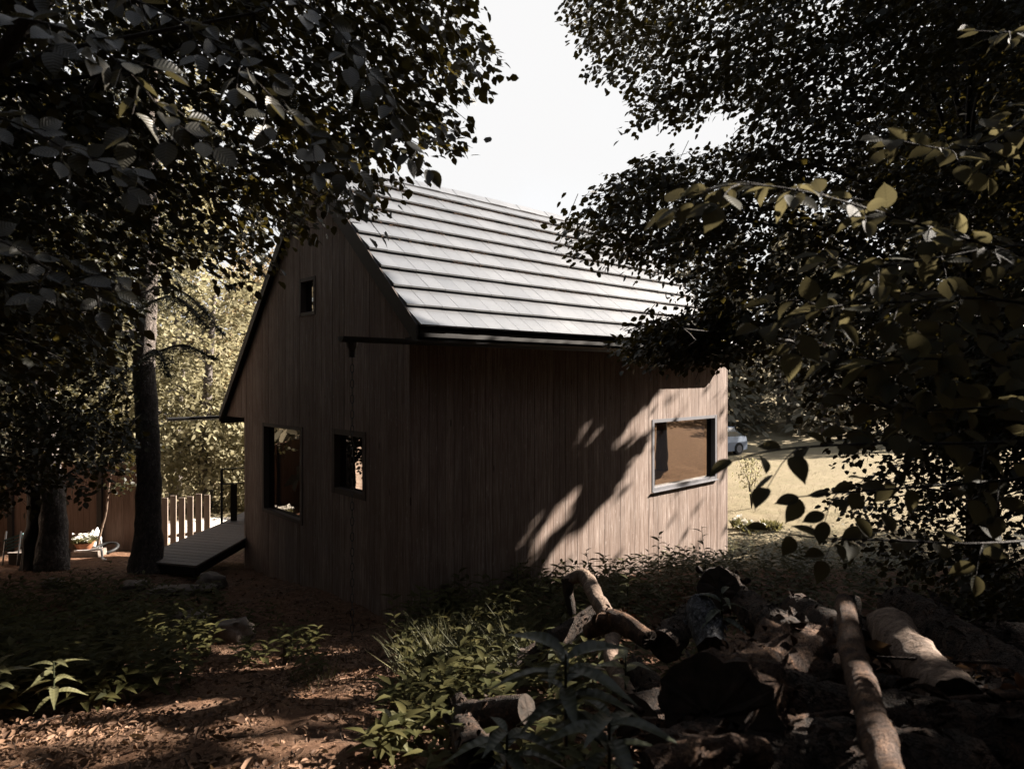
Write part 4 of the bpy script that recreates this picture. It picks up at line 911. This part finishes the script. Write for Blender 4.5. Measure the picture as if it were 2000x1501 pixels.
log([(1440, 1170, 3.6), (1530, 1235, 3.0), (1665, 1345, 2.3)], [.085, .08, .07], 'log', 'long grey-brown log slanting across the middle of the pile', seed=4)
log([(1562, 1200, 3.7), (1690, 1280, 3.0)], [.105, .10], 'log', 'stout brown log with mossy top behind the slanting one', seed=5)
log([(1402, 1150, 3.55), (1430, 1165, 4.4)], [.10, .10], 'log', 'dark round log end standing highest on the left of the pile', seed=6, n=18)
log([(1368, 1180, 3.3), (1392, 1262, 3.05)], [.062, .075], 'log_lichen', 'grey lichen-covered log piece', seed=7, rough=.3)
log([(1292, 1262, 3.4), (1350, 1195, 3.75)], [.08, .075], 'log', 'short speckled log left of the lichen piece', seed=8, rough=.3)
log([(1148, 1235, 3.7), (1200, 1212, 3.6), (1268, 1248, 3.35)], [.045, .062, .05], 'log_rot', 'short dark log lying over the bent branch', seed=9)
log([(1104, 1132, 5.0), (1142, 1126, 4.95), (1166, 1170, 4.6), (1195, 1222, 4.2), (1193, 1288, 3.7), (1222, 1340, 3.3), (1250, 1390, 3.0)], [.05, .06, .055, .05, .04, .036, .03], 'log_pale', 'pale bent branch rising to a hooked tip before the cabin wall', 'branch', seed=10, cat='branch', seg=46, n=10)
log([(1108, 1130, 5.0), (1112, 1165, 4.95), (1118, 1200, 4.9)], [.045, .035, .03], 'log', 'dark broken stub hanging from the hooked branch tip', 'branch', seed=30, cat='branch', n=8)
log([(945, 1338, 4.2), (1050, 1275, 4.4), (1160, 1196, 4.8)], [.06, .065, .06], 'log', 'rough fallen log among the grass left of the bent branch', seed=11, rough=.3)
log([(893, 1360, 3.2), (908, 1398, 3.1), (960, 1400, 2.9), (1030, 1385, 2.8)], [.03, .06, .075, .06], 'log', 'brown forked log with a knobbed end behind the broad-leaved plant', seed=12)
log([(930, 1480, 2.4), (905, 1420, 2.9)], [.07, .06], 'log', 'dark log stub under the forked log', seed=13)
log([(1238, 1305, 3.6), (1300, 1372, 3.1)], [.065, .06], 'log', 'short speckled brown log left of the black cut end', seed=14)
log([(1265, 1502, 1.5), (1380, 1478, 1.55), (1490, 1470, 1.6)], [.04, .05, .04], 'log_rot', 'crumbling tan log piece at the bottom edge', seed=15, rough=.4)
log([(1690, 1385, 1.9), (1850, 1368, 1.9), (2080, 1352, 1.95)], [.010, .012, .012], 'log_rot', 'thin twig lying across the right of the pile', 'branch', cut=False, seed=16, cat='branch', n=7)
log([(1760, 1190, 3.6), (2080, 1400, 2.5)], [.13, .13], 'log', 'dark thick log at the right edge of the pile', seed=17)
log([(1530, 1400, 2.0), (1760, 1445, 1.9), (2100, 1500, 1.8)], [.13, .14, .13], 'log', 'dark lower log along the bottom right', seed=18)
log([(1300, 1560, 1.6), (1600, 1540, 1.7), (1900, 1560, 1.7)], [.15, .16, .15], 'log', 'dark bottom log under the black cut end', seed=19)
log([(1470, 1360, 2.6), (1800, 1400, 2.5), (2150, 1420, 2.5)], [.16, .16, .16], 'log', 'dark log buried in the middle of the pile', seed=20)
log([(1250, 1420, 2.6), (1400, 1380, 2.9), (1560, 1330, 3.3)], [.12, .13, .12], 'log', 'dark log beneath the slanting logs', seed=21)
log([(1500, 1280, 3.5), (1800, 1280, 3.4), (2150, 1300, 3.3)], [.18, .18, .18], 'log', 'dark back log behind the pile', seed=22)
log([(1350, 1480, 2.2), (1600, 1500, 2.2), (1850, 1530, 2.2)], [.2, .2, .2], 'log', 'dark base log of the pile', seed=23)
log([(1664, 1165, 3.1), (1672, 1340, 2.9)], [.035, .04], 'log', 'dark upright stake in the log pile', 'stake', seed=24, cat='stake')
log([(556, 1335, 5.2), (560, 1258, 5.2)], [.028, .026], 'bark_dark', 'small cut stump sprouting leaves by the path', 'stump', seed=25, cat='stump', n=9)
log([(655, 1330, 4.7), (700, 1318, 4.8), (735, 1306, 4.85)], [.007, .009, .006], 'log', 'thin fallen stick on the path', 'stick', cut=False, seed=26, cat='stick', n=6)

# ------------------------------------------------------------------ ground plants
def herb(base, h, nl_, ll, lean, out):
    """one upright herb: leaves in loose spiral; appended to out lists"""
    top = base+np.array([lean[0], lean[1], h]); ph = random.uniform(0, 6.28)
    for k in range(nl_):
        f = .25+.75*(k+.5)/nl_; c = base+(top-base)*f; a = ph+k*2.4; el = .15+.75*(f-.3)
        d = np.array([math.cos(a), math.sin(a), el]); out[0].append(c); out[1].append(d); out[2].append(np.array([-math.cos(a)*el, -math.sin(a)*el, 1])+rng.normal(0, .25, 3)); out[3].append(ll*random.uniform(.7, 1.15)*(1.1-.4*abs(f-.6)))
    out[4].append((base, (base+top)/2, top))
def ground_pt(poly, n, Yl):
    out = []
    poly = np.asarray(poly, float); lo, hi = poly.min(0), poly.max(0); Ys = np.linspace(Yl[0], Yl[1], 80)
    while len(out) < n:
        q = rng.uniform(lo, hi)
        if not in_poly(np.array([q[0]]), np.array([q[1]]), poly)[0]: continue
        xs_ = (q[0]-CX)/FPX*Ys; zz = EYE-(q[1]-HY)/FPX*Ys; d = zz-gz(xs_, Ys); k = np.where(d <= 0)[0]
        if len(k): out.append(np.array([xs_[k[0]], Ys[k[0]], gz(xs_[k[0]], Ys[k[0]])]))
    return out
def herb_mass(name, polys, mat, T, label, wid=1.0):
    o = ([], [], [], [], [])
    for poly, n, Yl, h, nl_, ll in polys:
        for b in ground_pt(poly, n, Yl):
            u = (b-C0)[:2]@dL[:2]; v = (b-C0)[:2]@dR[:2]
            if -.1 < u < W_+.1 and -.1 < v < L_: continue
            herb(b, h*random.uniform(.5, 1.3), nl_, ll, rng.normal(0, .08, 2), o)
    lf = leaves(name, np.array(o[0]), np.array(o[1]), np.array(o[2]), np.array(o[3]), mat, None, T, wid); tag(lf, label, kind='stuff')
    return lf
herb_mass('undergrowth', [
    ([(730, 1180), (1000, 1165), (1430, 1110), (1440, 1180), (1150, 1250), (760, 1260)], 330, (5, 13), .42, 12, .14),
    ([(760, 1240), (1150, 1230), (1180, 1400), (840, 1440)], 200, (2.5, 9), .26, 11, .11),
    ([(-60, 1170), (280, 1160), (420, 1190), (420, 1300), (300, 1380), (-60, 1430)], 420, (2.5, 10), .34, 13, .12),
    ([(1420, 1110), (1700, 1110), (2080, 1130), (2080, 1260), (1420, 1230)], 300, (3, 13), .4, 12, .13),
    ([(420, 1190), (600, 1230), (640, 1330), (480, 1330)], 40, (3, 9), .2, 9, .10),
    ([(1180, 1230), (1560, 1180), (1700, 1260), (1500, 1300), (1230, 1400)], 60, (2, 8), .3, 10, .10),
    ([(860, 1400), (1200, 1380), (1250, 1600), (850, 1600)], 40, (1.5, 6), .2, 10, .11),
    ([(720, 1380), (860, 1360), (900, 1500), (740, 1500)], 26, (2.4, 6), .2, 9, .11),
], M['herb'], T_LANCE, 'low dark undergrowth of herbs around the clearing', 1.3)
herb_mass('meadow_herbs', [
    ([(1400, 1065), (1640, 1050), (1800, 1075), (1800, 1130), (1400, 1130)], 260, (8, 18), .32, 10, .11),
    ([(1180, 1130), (1425, 1080), (1430, 1130), (1200, 1160)], 90, (8, 13), .3, 10, .10),
], M['herb_pale'], T_LANCE, 'sunlit pale herbs at the edge of the meadow', 1.2)
def grass_mass(name, polys, mat, label):
    Q, D, L = [], [], []
    for poly, n, Yl, ll in polys:
        for b in ground_pt(poly, n, Yl):
            for k in range(7): Q.append(b+np.array([*rng.normal(0, .035, 2), -.01])); a = rng.uniform(0, 6.28); D.append([.3*math.cos(a), .3*math.sin(a), 1]); L.append(ll*rng.uniform(.5, 1.2))
    D = np.array(D); lf = leaves(name, np.array(Q), D, np.stack([-D[:, 0], -D[:, 1], np.full(len(D), .2)], 1), np.array(L), mat, None, T_BLADE, 1.0); tag(lf, label, kind='stuff'); return lf
grass_mass('grass', [([(770, 1250), (1040, 1230), (1060, 1350), (800, 1390)], 170, (2.5, 9), .38), ([(900, 1180), (1200, 1180), (1200, 1260), (900, 1260)], 90, (4, 11), .3), ([(560, 1330), (640, 1300), (640, 1360)], 10, (3, 7), .2)], M['grass'], 'thin grass blades among the undergrowth')
# meadow blades
n = 26000; yy = 11.2+rng.random(n)**1.6*22; xx = rng.uniform(.22, .78, n)*yy; a = rng.uniform(0, 6.28, n)
ok = sm((yy-(11.0+.15*np.clip(3-xx, 0, 20)))*2.2) > .5; xx, yy, a = xx[ok], yy[ok], a[ok]
u = (np.stack([xx, yy], 1)-C0[:2])@dL[:2]; v = (np.stack([xx, yy], 1)-C0[:2])@dR[:2]; ok = ~((u > -.05) & (v < L_+.1)); xx, yy, a = xx[ok], yy[ok], a[ok]; n = len(xx)
D = np.stack([.7*np.cos(a), .7*np.sin(a), np.ones(n)], 1)
tag(leaves('meadow_grass', np.stack([xx, yy, gz(xx, yy)-.01], 1), D, np.stack([-D[:, 0], -D[:, 1], np.full(n, .3)], 1), rng.uniform(.05, .16, n), M['straw'], None, T_BLADE, 1.6), 'short dry sunlit meadow grass', kind='stuff')
# fallen leaves
n = 60000; yy = 2.0+rng.random(n)**1.3*8.5; xx = rng.uniform(-.85, .5, n)*yy
u = (np.stack([xx, yy], 1)-C0[:2])@dL[:2]; v = (np.stack([xx, yy], 1)-C0[:2])@dR[:2]; ok = ~((u > -.02) & (v > -.02)); nz_ = np.array([mnoise.noise(Vector((a_*1.1, b_*1.1, 3)))+.5*mnoise.noise(Vector((a_*3.1, b_*3.1, 8))) for a_, b_ in zip(xx, yy)]); ok &= rng.random(n) < np.clip(.55+1.6*nz_, .06, 1)
xx, yy = xx[ok], yy[ok]; n = len(xx)
mb = MB()
for k in range(420):
    y_ = 2.0+rng.random()**1.3*6.5; x_ = rng.uniform(-.85, .2)*y_; c = GT(x_, y_)+UP*.008; a_ = rng.uniform(0, 3.14); d_ = np.array([math.cos(a_), math.sin(a_), rng.normal(0, .06)])*rng.uniform(.03, .16)
    mb.tube([c-d_, c+rng.normal(0, .008, 3), c+d_], rng.uniform(.0015, .004), 4, False)
tag(mb.build('fallen_twigs', M['log'], None, True), 'thin dead twigs strewn over the dirt path', kind='stuff')
D = rng.normal(0, 1, (n, 3))*[1, 1, .22]
tag(leaves('fallen_leaves', np.stack([xx, yy, gz(xx, yy)+rng.uniform(.0, .02, n)], 1), D, np.array([0, 0, 1.])+rng.normal(0, .45, (n, 3)), np.exp(rng.normal(-3.75, .42, n)), M['litter'], None, T_LITTER, rng.uniform(.45, 1.1, n)), 'brown fallen beech leaves carpeting the path', kind='stuff')
n = 9000; yy = rng.uniform(1.3, 4.2, n); xx = yy*rng.uniform(.1, .85, n); D = rng.normal(0, 1, (n, 3))*[1, 1, .3]
tag(leaves('pile_litter', np.stack([xx, yy, gz(xx, yy)+rng.uniform(0, .12, n)], 1), D, np.array([0, 0, 1.])+rng.normal(0, .6, (n, 3)), np.exp(rng.normal(-3.4, .45, n)), M['litter'], None, T_LITTER, rng.uniform(.35, 1.1, n)), 'dead leaves and bark scraps between the logs', kind='stuff')
for k in range(26):
    px, py = rng.uniform(1260, 2000), rng.uniform(1260, 1500); Y = rng.uniform(1.7, 3.2); c = P(px, py, Y); c[2] = max(c[2], gz(c[0], c[1])+.03); a = rng.uniform(0, 3.14); ln = rng.uniform(.06, .22); d = np.array([math.cos(a), math.sin(a), rng.normal(0, .25)])*ln
    m = MB(); m.tube(smooth_path([c-d, c+rng.normal(0, .012, 3), c+d], 9), rng.uniform(.004, .012), 6, True, .3, 30, k)
    tag(m.build('stick', M['log_rot' if k % 3 else 'log'], None, True), 'short broken stick among the logs of the pile', 'stick', 'sticks in the log pile')
# individual plants
def plant(px, py, Y, h, nl_, ll, mat, T, label, wid=1.2, lean=(0, 0), grp=None, base=None):
    b = P(px, py, Y) if base is None else base; b[2] = max(b[2], gz(b[0], b[1])-.02) if base is None else b[2]
    root = thing('leafy_plant', label, 'plant', b, group=grp); o = ([], [], [], [], []); herb(b, h, nl_, ll, lean, o)
    m = MB(); m.tube(o[4][0], [.006, .005, .003], 5); m.build('stem', M['herb_big'], root)
    leaves('foliage', np.array(o[0]), np.array(o[1]), np.array(o[2]), np.array(o[3]), M[mat], root, T, wid, True); return root
T_WIDE = tmpl([(0, 0), (.12, .055), (.3, .11), (.5, .13), (.7, .105), (.87, .05), (1, 0)], .62, .35)
plant(1105, 1455, 1.75, .24, 15, .16, 'herb_big', T_WIDE, 'broad-leaved dark plant in the foreground left of the log pile', 1.1)
plant(1190, 1560, 1.6, .20, 14, .15, 'herb_big', T_WIDE, 'large-leaved plant at the bottom edge below the black log end', 1.1)
plant(990, 1560, 1.75, .18, 13, .14, 'herb_big', T_WIDE, 'dim large-leaved plant at the bottom edge near centre', 1.1)
plant(105, 1385, 3.3, .24, 12, .12, 'herb_pale', T_WIDE, 'pale green sprout with upright leaves at the lower left', 1.1)
plant(-5, 1385, 3.3, .22, 11, .12, 'herb_pale', T_WIDE, 'pale green sprout cut by the left edge', 1.1)
plant(765, 1470, 3.0, .16, 10, .13, 'herb_pale', T_WIDE, 'pale low plant at the path edge near bottom centre', 1.3)
plant(1222, 1345, 3.2, .16, 7, .12, 'herb_pale', T_LANCE, 'pale sunlit leaves beside the bent branch', 1.4)
plant(570, 1290, 5.2, .22, 10, .14, 'herb', T_LANCE, 'dark sprout growing from the small stump', 1.3)
plant(1410, 1230, 3.2, .18, 7, .15, 'herb_big', T_WIDE, 'green leaves in front of the dark round log end', 1.0)
for k, (px, py, Y, h) in enumerate([(1160, 1190, 8.6, .75), (1285, 1170, 9.6, .7), (1385, 1170, 8.8, .95), (1330, 1160, 9.2, .6), (820, 1220, 7.3, .5), (1010, 1190, 8.3, .55), (1110, 1205, 7.6, .5), (950, 1205, 7.6, .6), (885, 1215, 7.2, .5), (1225, 1200, 7.0, .55)]):
    q = P(px, py, Y); q[2] = gz(q[0], q[1]); plant(0, 0, 1, h, 13, .15, 'herb', T_LANCE, ['tall herb against the sunlit lower wall', 'tall herb right of the shadow streaks on the wall', 'tallest bushy herb by the far corner of the cabin', 'slender herb between the two tall ones at the lit wall', 'fern-like herb at the dark near corner of the cabin', 'small pale herb standing alone before the dark wall', 'leafy herb behind the hooked branch tip', 'leafy herb before the middle of the dark wall', 'bushy herb left of the middle of the dark wall', 'leafy herb right of the bent branch'][k], 1.3, tuple(rng.normal(0, .05, 2)), 'tall herbs along the cabin wall', q)
# meadow sapling and white flowers
q = at(1468, 17.3); root = thing('meadow_shrub', 'small thin shrub standing in the bright meadow right of the cabin', 'shrub', q)
m = MB()
for k in range(5): m.tube([q, q+[rng.normal(0, .06), 0, .6], q+[rng.normal(0, .2), rng.normal(0, .1), 1.25]], [.012, .009, .004], 5)
m.build('stem', M['twig'], root); n = 330; hh_ = rng.random(n)**.7; pp = q+np.stack([rng.normal(0, 1, n)*(.05+.2*hh_*(1.15-hh_)*2)-.05, rng.normal(0, .14, n), .35+hh_*.95], 1)
leaves('foliage', pp, rng.normal(0, 1, (n, 3)), rng.normal(0, 1, (n, 3)), .06, M['leaf_lit'], root)
for k, (px, Y, lab) in enumerate([(1445, 15.2, 'white-flowered clump nearest the cabin corner'), (1462, 14.6, 'white-flowered clump right below the meadow shrub'), (1505, 14.9, 'dry brownish clump in the meadow right of the white flowers')]):
    q = at(px, Y); root = thing('flower_clump', lab, 'plant', q); n = 160; a = rng.uniform(0, 6.28, n)
    leaves('foliage', q+rng.normal(0, .09, (n, 3))*[1, 1, .2]+UP*.05, np.stack([np.cos(a)*.6, np.sin(a)*.6, np.ones(n)], 1), rng.normal(0, 1, (n, 3)), .2, M['herb_pale'], root, T_LANCE)
    if k < 2:
        for _k in range(7): leaves('flower', np.repeat((q+rng.normal(0, .13, 3)*[1, 1, .35]+UP*.26)[None], 5, 0), rng.normal(0, 1, (5, 3)), rng.normal(0, 1, (5, 3)), .05, M['petal'], root, T_SMALL, 1.4)

# ------------------------------------------------------------------ parked car on the far side of the meadow
cq = at(1382, 34); car = thing('parked_car', 'pale silver-blue car parked at the far edge of the meadow', 'car', cq)
M['paint'] = flat('car_paint', (.15, .18, .23), .3, .5, .05); M['glass_d'] = flat('car_glass', (.02, .03, .04), .08, .8, .05); M['tyre'] = flat('tyre', (.012, .012, .012), .8, .2); M['lamp'] = flat('lamp_lens', (.7, .7, .7), .15, .6, .05)
cf = unit(np.array([-.85, -.52, 0])); cs = np.array([cf[1], -cf[0], 0])
def cp(x, y, z): return cq+cf*x+cs*y+UP*z
def loft(secs, mat, name, parent):
    m = MB(); n = len(secs[0]); vs = [cp(*q) for s in secs for q in s]; f = []
    for i in range(len(secs)-1):
        for k in range(n): f.append((i*n+k, i*n+(k+1) % n, (i+1)*n+(k+1) % n, (i+1)*n+k))
    f += [tuple(range(n))[::-1], tuple((len(secs)-1)*n+k for k in range(n))]; m.add(vs, f); return m.build(name, mat, parent, False)
def ring(x, hw, z0, z1, t): return [(x, -hw, z0), (x, hw, z0), (x, hw, z0+(z1-z0)*.6), (x, hw*t, z1), (x, -hw*t, z1), (x, -hw, z0+(z1-z0)*.6)]
body = loft([ring(-2.1, .75, .4, .78, .9), ring(-1.95, .86, .25, .92, .92), ring(-.9, .88, .22, .95, .93), ring(.7, .88, .22, .95, .93), ring(1.7, .85, .24, .82, .9), ring(2.1, .72, .35, .66, .85)], M['paint'], 'body', car)
loft([ring(-1.75, .74, .93, 1.0, .95), ring(-1.25, .76, .93, 1.36, .82), ring(0, .77, .93, 1.43, .80), ring(.45, .76, .93, 1.36, .80), ring(1.2, .72, .92, .97, .9)], M['glass_d'], 'cabin_glass', car)
loft([ring(-1.3, .62, 1.37, 1.41, .9), ring(0, .64, 1.425, 1.47, .9), ring(.5, .61, 1.36, 1.40, .9)], M['paint'], 'roof', car)
for sx in (-1.3, 1.3):
    for sy in (-1, 1):
        m = MB(); m.tube([cp(sx, sy*.72, .32), cp(sx, sy*.9, .32)], .32, 18); wq = m.build('wheel', M['tyre'], car); m = MB(); m.tube([cp(sx, sy*.89, .32), cp(sx, sy*.915, .32)], .19, 14); m.build('rim', M['frame'], wq)
for sy in (-1, 1):
    m = MB(); m.cbox(cp(2.02, sy*.55, .66), cf, cs, UP, .05, .14, .06); m.build('headlight', M['lamp'], car)


# unseen pale trunk added left of the frame to brighten the lower gable window
b = GT(-9.25, 10.80); root = thing('birch_tree', 'pale birch trunk at the left, seen mirrored in the smaller gable window', 'tree', b)
tp = trunk_mesh([b-UP*.2, b+UP*1.5, b+[.05, 0, 4], b+[.1, .2, 8]], [.31, .28, .24, .06], M['bark_pale'], root, 12, .05, 3)
p, d = crown_pts(b+UP*7.5, (1.6, 1.6, 2.0), 160, -.2, .2); leafy_tree(root, tp, p, d, 12, .6, .12, M['leaf_far'], 10, .03, T_SMALL, .2, culling=False)

# unseen dark bushes added right of the frame to darken the picture window's reflection
for k, (x, y, r_, h_) in enumerate([(28.5, 19.6, 2.4, 2.2), (31.5, 17.2, 2.4, 1.8), (35.0, 14.8, 2.4, 1.6), (33.0, 22.0, 2.6, 2.4)]):
    round_tree('dark_bush', ['dark round bush on the brown slope, mirrored at the right of the picture window', 'dark bush in the middle of the mirrored slope', 'dark low bush farthest right on the mirrored slope', 'tall dark bush behind the others on the mirrored slope'][k], x, y, [(0, 0, h_*.7, r_, h_)], 380, .16, M['leaf_far'], h_)
